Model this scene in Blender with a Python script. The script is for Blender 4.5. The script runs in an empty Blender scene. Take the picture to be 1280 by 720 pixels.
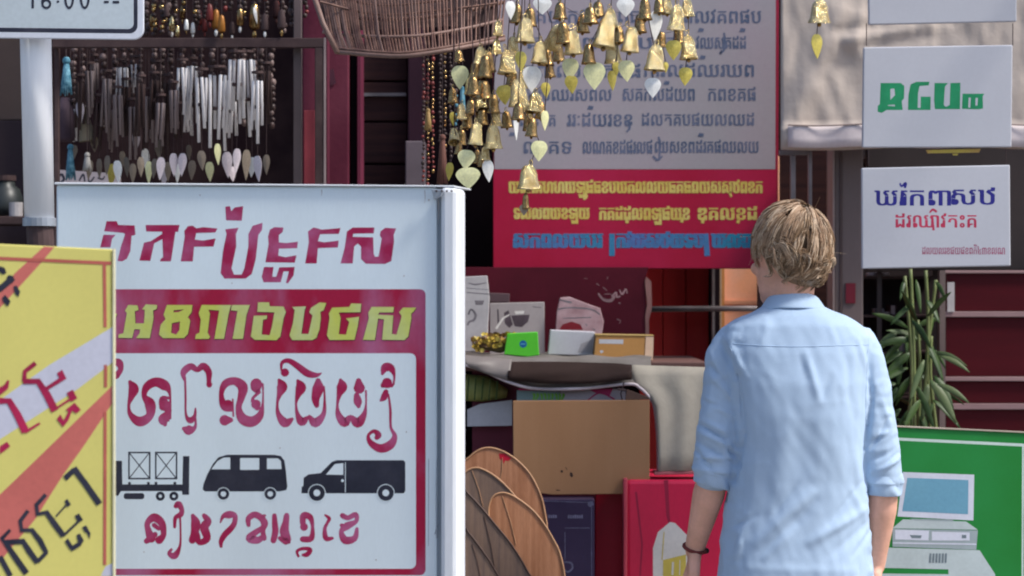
import bpy, bmesh, math, random
from mathutils import Vector, Matrix, noise as mnoise
from mathutils.geometry import tessellate_polygon
R = random.Random(7)
sc = bpy.context.scene
COL = sc.collection
# ------------------------------------------------------------------ camera, sky, sun
CAMZ = 1.6
K = 0.36 / 1280.0                       # metres per photo pixel at 1 m (100 mm lens, 36 mm sensor)
cam = bpy.data.cameras.new('camera'); cam.lens = 100; cam.sensor_width = 36
cam.clip_start = 0.1; cam.clip_end = 2000
cam.dof.use_dof = True; cam.dof.focus_distance = 6.0; cam.dof.aperture_fstop = 7.0
camo = bpy.data.objects.new('camera', cam); COL.objects.link(camo)
camo.location = (0, 0, CAMZ); camo.rotation_euler = (math.radians(90), 0, 0)
sc.camera = camo
SUN_EL, SUN_AZ = math.radians(52), math.radians(112)   # azimuth clockwise from +Y: to the right, slightly behind the camera
w = bpy.data.worlds.new("World"); sc.world = w; w.use_nodes = True
nt = w.node_tree; bg = nt.nodes['Background']
sky = nt.nodes.new('ShaderNodeTexSky'); sky.sky_type = 'NISHITA'; sky.sun_disc = False
sky.sun_elevation = SUN_EL; sky.sun_rotation = SUN_AZ
sky.air_density = 0.8; sky.dust_density = 2.0; sky.ozone_density = 1.2
nt.links.new(sky.outputs[0], bg.inputs[0]); bg.inputs[1].default_value = 0.112
sd = bpy.data.lights.new('sun', 'SUN'); sd.energy = 1.9; sd.angle = math.radians(10); sd.color = (1, .96, .90)
so = bpy.data.objects.new('sun', sd); COL.objects.link(so)
sv = Vector((math.sin(SUN_AZ)*math.cos(SUN_EL), math.cos(SUN_AZ)*math.cos(SUN_EL), math.sin(SUN_EL)))
so.rotation_euler = (-sv).to_track_quat('-Z', 'Y').to_euler(); so.location = sv*20
sc.view_settings.view_transform = 'Standard'; sc.view_settings.look = 'None'
sc.view_settings.exposure = 1.05; sc.view_settings.gamma = 1.0
sc.cycles.pixel_filter_type = 'BLACKMAN_HARRIS'; sc.cycles.filter_width = 1.9

# ------------------------------------------------------------------ helpers
OFF = {}
def off(p): return OFF.get(p.name, Vector((0, 0, 0))) if p else Vector((0, 0, 0))
def thing(name, label, cat, loc=(0, 0, 0), group=None):
    o = bpy.data.objects.new(name, None); COL.objects.link(o); o.location = loc
    o.empty_display_size = .05
    o['label'] = label; o['category'] = cat
    if group: o['group'] = group
    OFF[o.name] = Vector(loc); return o
def tag(o, label, cat, group=None):
    o['label'] = label; o['category'] = cat
    if group: o['group'] = group
    return o
def obj(name, verts, faces, mat, parent=None, smooth=False, bevel=0, label=None, kind=None, subsurf=0):
    of = off(parent)
    me = bpy.data.meshes.new(name)
    me.from_pydata([tuple(Vector(v)-of) for v in verts], [], faces); me.update()
    if mat: me.materials.append(mat)
    if smooth: me.polygons.foreach_set('use_smooth', [True]*len(me.polygons))
    o = bpy.data.objects.new(name, me); COL.objects.link(o); o.parent = parent
    OFF[o.name] = of
    if bevel:
        b = o.modifiers.new('b', 'BEVEL'); b.width = bevel; b.segments = 2; b.limit_method = 'ANGLE'; b.angle_limit = math.radians(50)
    if subsurf:
        s = o.modifiers.new('s', 'SUBSURF'); s.levels = subsurf; s.render_levels = subsurf
    if label: o['label'] = label
    if kind: o['kind'] = kind
    return o
def inst(name, me, parent, loc, rot=(0, 0, 0), scale=(1, 1, 1), label=None):
    o = bpy.data.objects.new(name, me); COL.objects.link(o); o.parent = parent
    o.location = Vector(loc)-off(parent); o.rotation_euler = rot; o.scale = scale
    OFF[o.name] = off(parent)
    if label: o['label'] = label
    return o
class MB:
    def __init__(s): s.v = []; s.f = []
    def add(s, v, f):
        n = len(s.v); s.v += [Vector(a) for a in v]; s.f += [tuple(i+n for i in q) for q in f]; return s
    def box(s, x0, x1, y0, y1, z0, z1):
        v = [(x, y, z) for z in (z0, z1) for y in (y0, y1) for x in (x0, x1)]
        return s.add(v, [(0, 2, 3, 1), (4, 5, 7, 6), (0, 1, 5, 4), (2, 6, 7, 3), (0, 4, 6, 2), (1, 3, 7, 5)])
    def tube(s, pts, r, n=8, caps=True):
        pts = [Vector(p) for p in pts]; rs = r if isinstance(r, (list, tuple)) else [r]*len(pts)
        v = []; f = []
        t0 = (pts[1]-pts[0]).normalized()
        u = t0.cross(Vector((0, 0, 1)))
        if u.length < .05: u = t0.cross(Vector((1, 0, 0)))
        u.normalize()
        for i, p in enumerate(pts):
            t = (pts[min(i+1, len(pts)-1)]-pts[max(i-1, 0)]).normalized()
            u = (u-t*u.dot(t)); u.normalize(); b = t.cross(u)
            for k in range(n):
                a = 2*math.pi*k/n; v.append(p+(u*math.cos(a)+b*math.sin(a))*rs[i])
        for i in range(len(pts)-1):
            for k in range(n):
                k2 = (k+1) % n; f.append((i*n+k, i*n+k2, (i+1)*n+k2, (i+1)*n+k))
        if caps:
            f.append(tuple(reversed(range(n)))); f.append(tuple(range((len(pts)-1)*n, len(pts)*n)))
        return s.add(v, f)
    def lathe(s, prof, n=16, c=(0, 0, 0), sx=1, sy=1):
        v = []; f = []; c = Vector(c)
        for r, z in prof:
            for k in range(n):
                a = 2*math.pi*k/n; v.append(c+Vector((r*math.cos(a)*sx, r*math.sin(a)*sy, z)))
        for i in range(len(prof)-1):
            for k in range(n):
                k2 = (k+1) % n; f.append((i*n+k, i*n+k2, (i+1)*n+k2, (i+1)*n+k))
        return s.add(v, f)
    def sphere(s, c, r, n=10, sx=1, sy=1, sz=1):
        m = n//2+1
        return s.lathe([(max(1e-4, r*math.sin(math.pi*i/m)), -r*sz*math.cos(math.pi*i/m)) for i in range(m+1)], n, c, sx, sy)
    def build(s, name, mat, parent=None, **k): return obj(name, s.v, s.f, mat, parent, **k)
    def mesh(s, name, mat, smooth=False):
        me = bpy.data.meshes.new(name); me.from_pydata([tuple(a) for a in s.v], [], s.f); me.materials.append(mat); me.update()
        if smooth: me.polygons.foreach_set('use_smooth', [True]*len(me.polygons))
        return me
def at(px, py, D): return Vector(((px-640)*K*D, D, CAMZ-(py-360)*K*D))
def zat(py, D): return CAMZ-(py-360)*K*D
def xat(px, D): return (px-640)*K*D

class Plane:
    """an upright board: pixel (px,py) of the photo seen on a plane through a point, with a yaw and a lean"""
    def __init__(s, px, py, D, yaw=0, lean=0):
        s.o = at(px, py, D); y = math.radians(yaw); l = math.radians(lean)
        s.n = Vector((math.sin(y)*math.cos(l), -math.cos(y)*math.cos(l), math.sin(l)))   # towards the street
    def __call__(s, px, py, d=0):
        ray = Vector(((px-640)*K, 1, -(py-360)*K)); o = Vector((0, 0, CAMZ))
        t = (s.o-o).dot(s.n)/ray.dot(s.n)
        return o+ray*t+s.n*d
def slab(name, pl, poly, d0, d1, mat, parent, **k):
    """poly in photo pixels extruded from distance d0 (back) to d1 (front)"""
    n = len(poly); v = [pl(x, y, 0)+pl.n*d1 for x, y in poly]+[pl(x, y, 0)+pl.n*d0 for x, y in poly]
    f = [tuple(reversed(range(n))), tuple(range(n, 2*n))]
    for i in range(n):
        j = (i+1) % n; f.append((i, j, n+j, n+i))
    o = obj(name, v, f, mat, parent, **k)
    bm = bmesh.new(); bm.from_mesh(o.data); bmesh.ops.recalc_face_normals(bm, faces=bm.faces); bm.to_mesh(o.data); bm.free()
    return o
def rrect(x0, y0, x1, y1, r=0, n=4):
    if r <= 0: return [(x0, y0), (x1, y0), (x1, y1), (x0, y1)]
    p = []
    for cx, cy, a0 in ((x1-r, y0+r, -90), (x1-r, y1-r, 0), (x0+r, y1-r, 90), (x0+r, y0+r, 180)):
        for i in range(n+1):
            a = math.radians(a0+90*i/n); p.append((cx+r*math.cos(a), cy+r*math.sin(a)))
    return p
def circle(cx, cy, r, n=20): return [(cx+r*math.cos(2*math.pi*i/n), cy+r*math.sin(2*math.pi*i/n)) for i in range(n)]
def crom(pts, n=5):
    if len(pts) < 3: return pts
    P = [pts[0]]+list(pts)+[pts[-1]]; out = []
    for i in range(1, len(P)-2):
        a, b, c, d = P[i-1], P[i], P[i+1], P[i+2]
        for k in range(n):
            t = k/n
            out.append(tuple(.5*((2*b[j])+(-a[j]+c[j])*t+(2*a[j]-5*b[j]+4*c[j]-d[j])*t*t+(-a[j]+3*b[j]-3*c[j]+d[j])*t**3) for j in range(len(b))))
    out.append(pts[-1]); return out
class Print:
    """flat paint on a board: polygons and brush strokes given in the pixels of an enlarged view of the photo"""
    def __init__(s, pl, ox=0, oy=0, sc_=1.0): s.pl = pl; s.v = []; s.f = []; s.view(ox, oy, sc_); s.k = 0; s.base = .0004
    def view(s, ox, oy, sc_): s.ox, s.oy, s.s = ox, oy, sc_; return s
    def q(s, x, y): return (s.ox+x/s.s, s.oy+y/s.s)
    def _v(s, px, py): return s.pl(px, py, s.base*.2+s.k*.00001)
    def poly(s, pts, holes=(), shift=(0, 0)):
        loops = [[s.q(*p) for p in pts]]+[[s.q(*p) for p in h] for h in holes]
        loops = [[Vector((x+shift[0], y+shift[1], 0)) for x, y in l] for l in loops]
        tris = tessellate_polygon(loops); flat = [p for l in loops for p in l]; n = len(s.v)
        s.v += [s._v(p.x, p.y) for p in flat]
        for t in tris:
            a, b, c = (flat[i] for i in t)
            cr = (b.x-a.x)*(c.y-a.y)-(b.y-a.y)*(c.x-a.x)
            s.f.append(tuple(n+i for i in (t if cr < 0 else t[::-1])))
        s.k = (s.k+1) % 8; return s
    def stroke(s, pts, w=None, smooth=True):
        if w is not None: pts = [(x, y, w) for x, y in pts]
        if len(pts) == 1: x, y, d = pts[0]; return s.poly(circle(x, y, d/2, 12))
        if smooth: pts = crom(pts)
        L = []; Rr = []
        for i, (x, y, wd) in enumerate(pts):
            a = pts[max(i-1, 0)]; b = pts[min(i+1, len(pts)-1)]
            dx, dy = b[0]-a[0], b[1]-a[1]; l = math.hypot(dx, dy) or 1; nx, ny = -dy/l, dx/l
            wd = max(wd, .3)
            L.append((x+nx*wd/2, y+ny*wd/2)); Rr.append((x-nx*wd/2, y-ny*wd/2))
        n = len(s.v); m = len(L)
        s.v += [s._v(*s.q(*p)) for p in L]+[s._v(*s.q(*p)) for p in Rr]
        for i in range(m-1): s.f.append((n+i, n+i+1, n+m+i+1, n+m+i))
        s.k = (s.k+1) % 8
        if smooth:
            for x, y, wd in (pts[0], pts[-1]):
                if wd > 12: s.poly(circle(x, y, wd/2*.96, 10))
        return s
    def khmer(s, text, x0, x1, base, top, bold=.5, step=1):
        me, w_, cap = glyphs(text)
        for k in range(3 if bold else 1):
            n = len(s.v); dx = (k-1)*bold if bold else 0
            for v in me[0]:
                s.v.append(s._v(x0+(x1-x0)*v[0]/w_+dx, base-(base-top)*v[1]/cap))
            s.f += [tuple(n+i for i in f) for f in me[1]]
            s.k = (s.k+1) % 8
        return s
    def build(s, name, mat, parent, **k): return obj(name, s.v, s.f, mat, parent, **k)
_g = {}
def glyphs(text):
    def conv(t):
        if t in _g: return _g[t]
        c = bpy.data.curves.new('t', 'FONT'); c.body = t; c.resolution_u = 2
        o = bpy.data.objects.new('t', c); COL.objects.link(o)
        bpy.context.view_layer.update()
        me = o.to_mesh(); v = [tuple(a.co) for a in me.vertices]; f = [tuple(p.vertices) for p in me.polygons]
        o.to_mesh_clear(); bpy.data.objects.remove(o); bpy.data.curves.remove(c)
        _g[t] = (v, f); return _g[t]
    cap = max(a[1] for a in conv('ត')[0])
    v, f = conv(text)
    mn = min(a[0] for a in v); mx = max(a[0] for a in v)
    return ([(a[0]-mn, a[1]) for a in v], f), mx-mn, cap

# ------------------------------------------------------------------ materials
_m = {}
def M(name, rgb, rough=.55, metal=0., var=.12, vs=6., bump=0., bs=120., stretch=(1, 1, 1), spec=.35, rgb2=None, lo=.35, hi=.65, fine=.05):
    if name in _m: return _m[name]
    m = bpy.data.materials.new(name); m.use_nodes = True; t = m.node_tree; N = t.nodes; L = t.links
    p = N['Principled BSDF']; p.inputs['Roughness'].default_value = rough; p.inputs['Metallic'].default_value = metal
    p.inputs['Specular IOR Level'].default_value = spec
    tc = N.new('ShaderNodeTexCoord'); mp = N.new('ShaderNodeMapping'); mp.inputs['Scale'].default_value = stretch
    L.new(tc.outputs['Object'], mp.inputs[0])
    n1 = N.new('ShaderNodeTexNoise'); n1.inputs['Scale'].default_value = vs; n1.inputs['Detail'].default_value = 6; L.new(mp.outputs[0], n1.inputs[0])
    cr = N.new('ShaderNodeValToRGB'); c2 = rgb2 or tuple(min(1, c*(1+var)) for c in rgb); c1 = rgb if rgb2 else tuple(c*(1-var) for c in rgb)
    cr.color_ramp.elements[0].position = lo; cr.color_ramp.elements[1].position = hi
    cr.color_ramp.elements[0].color = (*c1, 1); cr.color_ramp.elements[1].color = (*c2, 1); L.new(n1.outputs[0], cr.inputs[0])
    n2 = N.new('ShaderNodeTexNoise'); n2.inputs['Scale'].default_value = bs; n2.inputs['Detail'].default_value = 4; L.new(mp.outputs[0], n2.inputs[0])
    mx = N.new('ShaderNodeMix'); mx.data_type = 'RGBA'; mx.blend_type = 'MULTIPLY'; mx.inputs[0].default_value = 1
    r2 = N.new('ShaderNodeMapRange'); r2.inputs[3].default_value = 1-fine*2; r2.inputs[4].default_value = 1+fine*2; L.new(n2.outputs[0], r2.inputs[0])
    L.new(cr.outputs[0], mx.inputs[6]); L.new(r2.outputs[0], mx.inputs[7]); L.new(mx.outputs[2], p.inputs['Base Color'])
    rr = N.new('ShaderNodeMapRange'); rr.inputs[3].default_value = max(0, rough-.1); rr.inputs[4].default_value = min(1, rough+.12)
    L.new(n1.outputs[0], rr.inputs[0]); L.new(rr.outputs[0], p.inputs['Roughness'])
    if bump:
        b = N.new('ShaderNodeBump'); b.inputs['Strength'].default_value = 1; b.inputs['Distance'].default_value = bump
        L.new(n2.outputs[0], b.inputs['Height']); L.new(b.outputs[0], p.inputs['Normal'])
    _m[name] = m; return m
white_enamel = M('white_enamel', (.62, .66, .70), .35, vs=2.2, var=.05, fine=.02)
sign_white = M('sign_white', (0.764, 0.852, 0.880), .36, vs=2.2, stretch=(2.2, 1, .6), var=.055, fine=.02)
edge_white = M('edge_white', (.76, .78, .80), .35, vs=2, var=.04, stretch=(1, 1, .2))
grime = M('grime', (.3, .33, .37), .7)
fade_red = M('faded_red_paint', (.40, .012, .075), .5, vs=16, rgb2=(.50, .12, .26), lo=.42, hi=.72, fine=.1)
fade_reflect_red = M('weathered_red_with_reflections', (.40, .010, .05), .4, vs=5.5, rgb2=(.46, .13, .25), lo=.44, hi=.64, stretch=(1.6, 1, .8), fine=.06)  # pale blotches paint both weathering and the band's reflections into the colour
letter_yellow = M('letter_yellow', (.62, .66, .12), .5, vs=9, rgb2=(.60, .66, .34), lo=.4, hi=.7)
letter_shadow = M('letter_shadow', (.10, .012, .03), .6)
print_black = M('print_black', (.022, .024, .04), .45, vs=14, rgb2=(.04, .04, .06), fine=.1)
y_panel = M('yellow_panel', (0.718, 0.642, 0.179), .45, vs=3, var=.06, fine=.02)
y_band = M('salmon_band', (.62, .16, .13), .5, vs=5, var=.08)
y_line = M('brick_red_line', (.50, .12, .09), .5, vs=12, var=.1)
lilac_white = M('lilac_white', (.60, .60, .68), .5, vs=4, var=.05)
crimson = M('crimson_print', (.40, .015, .07), .5, vs=18, var=.25)
board_red = M('board_magenta', (0.386, 0.004, 0.034), .42, vs=3, rgb2=(0.463, 0.013, 0.075), lo=.4, hi=.8, fine=.04)
board_grey = M('board_grey', (0.347, 0.335, 0.343), .5, vs=2.5, rgb2=(0.380, 0.320, 0.350), fine=.03)
txt_grey = M('text_slate', (.07, .10, .17), .6, vs=20, rgb2=(.14, .16, .24))
txt_yellow = M('text_ochre', (.62, .46, .09), .55, vs=16, rgb2=(.66, .56, .16), fine=.1)
txt_blue = M('text_teal', (.02, .22, .36), .5, vs=7, rgb2=(.08, .17, .40), fine=.1)
hang_white = M('hanging_sign_white', (.49, .495, .53), .5, vs=2.5, var=.05, fine=.02)
green_txt = M('text_green', (.012, .25, .10), .5, vs=18, var=.15)
navy_txt = M('text_navy', (.02, .018, .20), .5, vs=18, var=.15)
pinkred_txt = M('text_pinkred', (.45, .03, .08), .5, vs=18, var=.2)
mauve_txt = M('text_mauve', (.32, .10, .16), .5)
brass = M('brass', (.88, .74, .40), .13, 1., vs=3, rgb2=(.66, .48, .20), lo=.42, hi=.62, fine=.15, bump=.0035, bs=34)
old_brass = M('old_brass', (.56, .38, .15), .18, 1., vs=22, rgb2=(.16, .07, .03), fine=.15, bump=.0015, bs=9)
leafgold = M('pale_gold_leaf', (.82, .79, .42), .42, .15, vs=9, var=.1, fine=.05)
leafsilver = M('pale_silver_leaf', (.82, .81, .76), .4, .2, vs=9, var=.08)
leafolive = M('olive_gold_leaf', (.56, .46, .10), .4, .35, vs=9, var=.15)
cordm = M('dark_cord', (.05, .03, .03), .8)
alu = M('chime_aluminium', (.88, .85, .84), .25, .15, vs=14, var=.1, stretch=(1, 1, .2))
dullalu = M('dull_tube', (.24, .19, .185), .45, .3, vs=14, var=.2, stretch=(1, 1, .2))
darktube = M('dark_bamboo_tube', (.04, .022, .02), .55, vs=14, var=.3, stretch=(1, 1, .2))
pendant = M('pendant_mauve', (.62, .54, .56), .45, .1, vs=14, var=.15)
pendant2 = M('pendant_taupe', (.20, .16, .12), .5, vs=14, var=.2)
tealm = M('teal_tassel', (.015, .11, .17), .8, vs=90, rgb2=(.16, .34, .42), bump=.001)
redorn = M('red_ornament', (.13, .018, .014), .45, vs=20, var=.3)
amber = M('amber_ornament', (.30, .12, .02), .35, .3, vs=20, var=.25)
framem = M('brown_painted_steel', (.055, .034, .034), .6, vs=14, rgb2=(.085, .055, .052), fine=.1, spec=.15)
greysteel = M('grey_steel', (.22, .19, .19), .4, .4, vs=14, var=.2)
mauvewall = M('mauve_paint', (0.095, 0.014, 0.030), .7, spec=.15, vs=4, rgb2=(0.131, 0.027, 0.046), bump=.001, bs=60)
redstripe = M('dusty_red', (.27, .04, .05), .65, vs=8, var=.2)
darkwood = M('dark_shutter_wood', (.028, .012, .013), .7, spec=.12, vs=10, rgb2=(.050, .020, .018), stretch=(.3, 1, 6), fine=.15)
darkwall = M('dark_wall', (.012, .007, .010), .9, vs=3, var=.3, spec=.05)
tanwall = M('brown_wall', (.16, .105, .08), .8, vs=3, var=.15)
bamboo = M('old_bamboo', (.105, .05, .038), .6, vs=30, rgb2=(.20, .11, .08), stretch=(1, 1, 1), fine=.2)
bamboo_rim = M('bamboo_rim', (.20, .12, .095), .55, vs=12, var=.2, stretch=(1, 1, 1), fine=.15)
maroon = M('maroon_poster', (.085, .006, .015), .5, spec=.2, vs=5, var=.2)
scuff = M('scuffed_pink', (.36, .22, .22), .7, vs=30, var=.3)
torn = M('torn_card_edge', (.30, .15, .13), .8, vs=14, var=.2)
redwall = M('red_shutter', (.44, .020, .022), .5, spec=.2, vs=4, rgb2=(.50, .035, .028), stretch=(3, 1, .4))
redwall2 = M('dark_red_lacquer', (0.063, 0.001, 0.005), .5, spec=.2, vs=4, var=.15, stretch=(.4, 1, 3))
orange_door = M('orange_panel', (0.900, 0.418, 0.236), .5, vs=4, rgb2=(0.775, 0.523, 0.434), lo=.4, hi=.7)
orange_trim = M('orange_trim', (.55, .25, .08), .45, vs=6, var=.15)
cardboard = M('cardboard', (0.315, 0.162, 0.076), .85, vs=5, rgb2=(0.358, 0.192, 0.095), stretch=(2.2, 1, .5), fine=.06, bs=300)
card_dark = M('cardboard_mark', (.04, .02, .015), .8)
purplebox = M('indigo_box', (.020, .013, .040), .4, vs=5, rgb2=(.032, .022, .058), spec=.3)
purpleprint = M('indigo_print', (.10, .10, .17), .5, vs=30, var=.3)
redpanel = M('bright_red_panel', (.38, .0, .02), .4, vs=4, var=.1)
pinkred = M('rose_red_chest', (.70, .022, .08), .38, vs=4, rgb2=(.60, .022, .07), stretch=(2, 1, .5))
cream = M('cream_print', (.72, .69, .64), .5, vs=8, var=.08)
yellow_print = M('yellow_print', (.66, .52, .10), .5, vs=8, var=.1)
tarp = M('grey_vinyl', (.385, .345, .275), .7, spec=.2, vs=3.5, rgb2=(.33, .295, .24), bump=.0008, bs=60)
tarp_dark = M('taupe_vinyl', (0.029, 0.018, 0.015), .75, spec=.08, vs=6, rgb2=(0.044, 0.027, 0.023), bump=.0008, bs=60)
tarp_edge = M('pale_vinyl_hem', (.62, .54, .55), .6, vs=12, var=.12)
bookgreen = M('green_striped_packet', (.16, .20, .05), .5, vs=20, rgb2=(.30, .32, .10), stretch=(3, 1, .2))
paper = M('white_paper', (.52, .52, .54), .7, vs=8, var=.06)
pack_white = M('packet_white', (.42, .39, .39), .35, vs=14, rgb2=(.52, .49, .48))
pack_grey = M('packet_grey_print', (.17, .15, .16), .4, vs=24, var=.3)
pack_clear = M('plastic_bag_film', (.33, .20, .21), .22, vs=20, rgb2=(.48, .33, .34))
pack_red = M('packet_red', (.20, .012, .02), .4)
noodle = M('yellow_flower', (.50, .36, .06), .85, vs=40, rgb2=(.30, .19, .04), spec=.1)
brightgreen = M('bright_green_box', (.09, .52, .03), .45, vs=6, var=.1)
logo_blue = M('blue_logo', (.01, .10, .30), .4)
orange_box = M('orange_card_box', (.48, .24, .07), .6, vs=6, var=.1)
orange_end = M('peach_card_end', (.72, .50, .34), .6, vs=8, var=.08)
rattan = M('fan_wood', (.44, .20, .10), .55, vs=7, rgb2=(.33, .135, .06), stretch=(14, 1, .5), fine=.2, bump=.0006)
rattan_grey = M('fan_wood_grey', (.13, .085, .065), .6, vs=7, rgb2=(.20, .125, .085), stretch=(14, 1, .5), fine=.2)
rattan_rim = M('fan_rim', (.46, .25, .13), .5, vs=20, var=.15)
rattan_rim_dark = M('fan_rim_dark', (.07, .035, .025), .5, vs=20, var=.2)
awn = M('beige_tarpaulin', (.52, .445, .385), .75, vs=2.5, rgb2=(.45, .38, .325), spec=.2, lo=.3, hi=.7, fine=.03, bump=.0012, bs=50)
awn_hem = M('pale_tarpaulin_hem', (.60, .53, .53), .7, vs=3, var=.08)
pillar_grey = M('taupe_pillar', (.15, .115, .108), .6, vs=3, rgb2=(.20, .155, .145), stretch=(1, 1, .25))
yellow_tag = M('yellow_tag', (.60, .48, .08), .5, vs=14, rgb2=(.55, .32, .12))
greensign = M('sign_green', (0.012, 0.182, 0.024), .42, vs=4, rgb2=(0.015, 0.226, 0.046), fine=.03)
green_light = M('sign_pale_line', (.55, .66, .60), .5, vs=9, var=.08)
screenblue = M('printed_screen_blue', (.12, .30, .42), .4, vs=4, rgb2=(.16, .36, .47))
printgrey = M('printed_grey', (.45, .52, .52), .5, vs=9, var=.07)
printgrey2 = M('printed_mid_grey', (.30, .36, .37), .5, vs=9, var=.07)
printlight = M('printed_pale_frame', (.60, .62, .70), .5, vs=9, var=.05)
stemm = M('plant_stem', (.14, .17, .06), .5, vs=14, var=.25)
leafm = M('plant_leaf', (.018, .045, .010), .45, vs=14, rgb2=(.05, .09, .022), spec=.3)
leafm2 = M('plant_leaf_pale', (.10, .13, .05), .5, vs=14, rgb2=(.07, .11, .04))
ceramic = M('pot_clay', (.20, .09, .05), .7)
shelfpale = M('pale_pink_strip', (.30, .19, .19), .5, vs=9, var=.15, stretch=(.2, 1, 1))
concrete = M('concrete', (.26, .24, .22), .85, vs=2, var=.15, bump=.002, bs=80)
asphalt = M('asphalt', (.05, .05, .052), .9, vs=1.5, var=.15, bump=.003, bs=120)
shirtm = M('pale_blue_cotton', (.42, .545, .69), .8, vs=9, var=.035, fine=.03, bs=420, bump=.0003, spec=.2)
skinm = M('skin', (0.708, 0.372, 0.253), .5, vs=18, rgb2=(0.811, 0.438, 0.314), spec=.35, fine=.05)
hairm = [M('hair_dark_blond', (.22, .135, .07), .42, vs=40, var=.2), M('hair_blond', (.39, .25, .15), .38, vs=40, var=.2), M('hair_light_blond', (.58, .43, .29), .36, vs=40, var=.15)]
trouserm = M('dark_trousers', (.05, .05, .06), .8, bump=.0004, bs=400)
shoem = M('brown_shoe', (.06, .03, .02), .4)
bandm = M('red_brown_band', (.16, .025, .02), .6)
eyem = M('eye_white', (.7, .7, .7), .2)
postm = M('post_white', (0.900, 0.900, 0.900), .4, vs=5, rgb2=(0.900, 0.900, 0.900), stretch=(1, 1, .15), fine=.04)

# ------------------------------------------------------------------ setting
def structure(o): o['kind'] = 'structure'; return o
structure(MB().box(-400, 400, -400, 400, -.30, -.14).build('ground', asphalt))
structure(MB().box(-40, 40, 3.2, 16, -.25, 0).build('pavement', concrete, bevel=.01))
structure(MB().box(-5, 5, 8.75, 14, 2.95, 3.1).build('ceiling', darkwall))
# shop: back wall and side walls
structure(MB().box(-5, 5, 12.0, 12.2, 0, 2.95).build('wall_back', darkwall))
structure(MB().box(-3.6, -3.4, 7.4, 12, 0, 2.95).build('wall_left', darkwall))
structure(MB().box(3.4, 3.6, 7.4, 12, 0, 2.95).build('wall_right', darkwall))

# unseen shophouse added behind the camera to darken the lower half of reflections
def across():
    t = thing('reflection_shophouse', 'unseen tan two storey shophouse added across the street to darken reflections', 'building', (0, -20, 0))
    wl_ = M('opposite_wall', (.26, .21, .17), .8); gl = M('opposite_window', (.03, .035, .04), .2); rf = M('opposite_roof', (.12, .07, .05), .7)
    MB().box(-12, 12, -24, -20, -.14, 6.2).build('wall', wl_, t)
    v = [(-12.4, -19.3, 6.2), (12.4, -19.3, 6.2), (12.4, -22, 7.6), (-12.4, -22, 7.6), (-12.4, -24.4, 6.2), (12.4, -24.4, 6.2)]
    obj('roof', v, [(0, 1, 2, 3), (3, 2, 5, 4), (0, 3, 4), (1, 5, 2), (0, 4, 5, 1)], rf, t)
    wm = MB().box(-.6, .6, -.04, .04, -.7, .7).mesh('window', gl); dm = MB().box(-1.3, 1.3, -.04, .04, 0, 2.6).mesh('shop_door', gl)
    for i in range(8): inst('window', wm, t, (-10.5+3*i, -19.97, 4.6))
    for i in range(6): inst('shop_door', dm, t, (-10+4*i, -19.97, -.1))
across()
def boxthing(name, label, cat, mat, x0, x1, y0, y1, z0, z1, group=None, bevel=.003):
    o = MB().box(x0, x1, y0, y1, z0, z1).build(name, mat, bevel=bevel); return tag(o, label, cat, group)
# ------------------------------------------------------------------ big white signboard
BS = Plane(570, 360, 5.0, yaw=-9)
s0 = BS(325, 360); base = (s0.x, s0.y+.08, 0)
bsg = thing('white_signboard', 'large free-standing white signboard with red and yellow lettering and three black vehicle silhouettes', 'signboard', base)
slab('panel', BS, [(70, 231), (546, 234), (546, 900), (70, 900)], -.16, 0, sign_white, bsg, bevel=.004)
slab('side_post', BS, [(552, 234), (573, 235.5), (573, 900), (552, 900)], -.075, .012, edge_white, bsg, bevel=.008)
slab('joint_strip', BS, [(546.3, 236), (551.7, 236), (551.7, 900), (546.3, 900)], -.15, -.006, M('groove_grey', (.34, .38, .41), .5), bsg)
slab('top_cap', BS, [(69, 228), (569, 232), (569, 234), (69, 230.8)], -.165, .006, edge_white, bsg, bevel=.002)
slab('bracket', BS, [(541, 237), (556, 237), (554, 246), (545, 250)], .0125, .018, M('galvanised', (.42, .45, .48), .4, .5), bsg, bevel=.001)
for bx in (548, 555, 561, 567):
    slab('rivet', BS, circle(bx, 239.3, 1.3, 8), .018, .021, framem, bsg)
for fx in (110, 550):
    p = BS(fx, 360); MB().box(p.x-.03, p.x+.03, p.y+.03, p.y+.13, 0, zat(899, 5.0)).build('leg', edge_white, bsg)
p = Print(BS, 0, 0, 1)
p.poly(rrect(84, 361.5, 532, 719, 7), [rrect(96, 441.5, 520, 711, 7)])
p.build('red_frame', fade_reflect_red, bsg)
# scratches
p = Print(BS)
for x, y, l, w_ in ((548, 246, 34, 1.6), (402, 237, 8, .8), (531, 238, 16, .9)): p.stroke([(x, y, w_), (x+.4, y+l*.5, w_*.8), (x-.2, y+l, .4)], None, False)
for x, y, r in ((536, 250, 1.2), (505, 345, .9), (290, 354, .8), (118, 352, 1.0), (350, 560, .8), (508, 540, .9), (180, 690, .8), (470, 700, 1.0), (250, 244, .8)): p.poly(circle(x, y, r, 7))
p.build('rust_drips', M('rust_drip', (.42, .38, .36), .7), bsg)
p = Print(BS, 330, 550, 4.235)
p.stroke([(905, 500, 6), (925, 440, 5), (935, 470, 7)]); p.stroke([(915, 520, 4), (912, 300, 3), (915, 100, 2)]); p.stroke([(870, 560, 3), (872, 100, 3)])
p.build('scratches', M('scratch_grey', (.30, .33, .37), .6), bsg)
p = Print(BS, 100, 230, 5.12)
p.poly([(170, 238), (235, 238), (245, 262), (350, 265), (355, 325), (330, 332), (322, 430), (300, 478), (270, 495), (240, 492), (262, 400), (288, 322), (280, 314), (240, 310), (155, 302)])
p.poly([(150, 325), (228, 325), (205, 352), (195, 405), (130, 405)])
p.poly([(420, 262), (637, 262), (628, 306), (424, 304)]); p.poly([(525, 300), (612, 300), (588, 460), (582, 495), (512, 495), (518, 478), (532, 468)])
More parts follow.
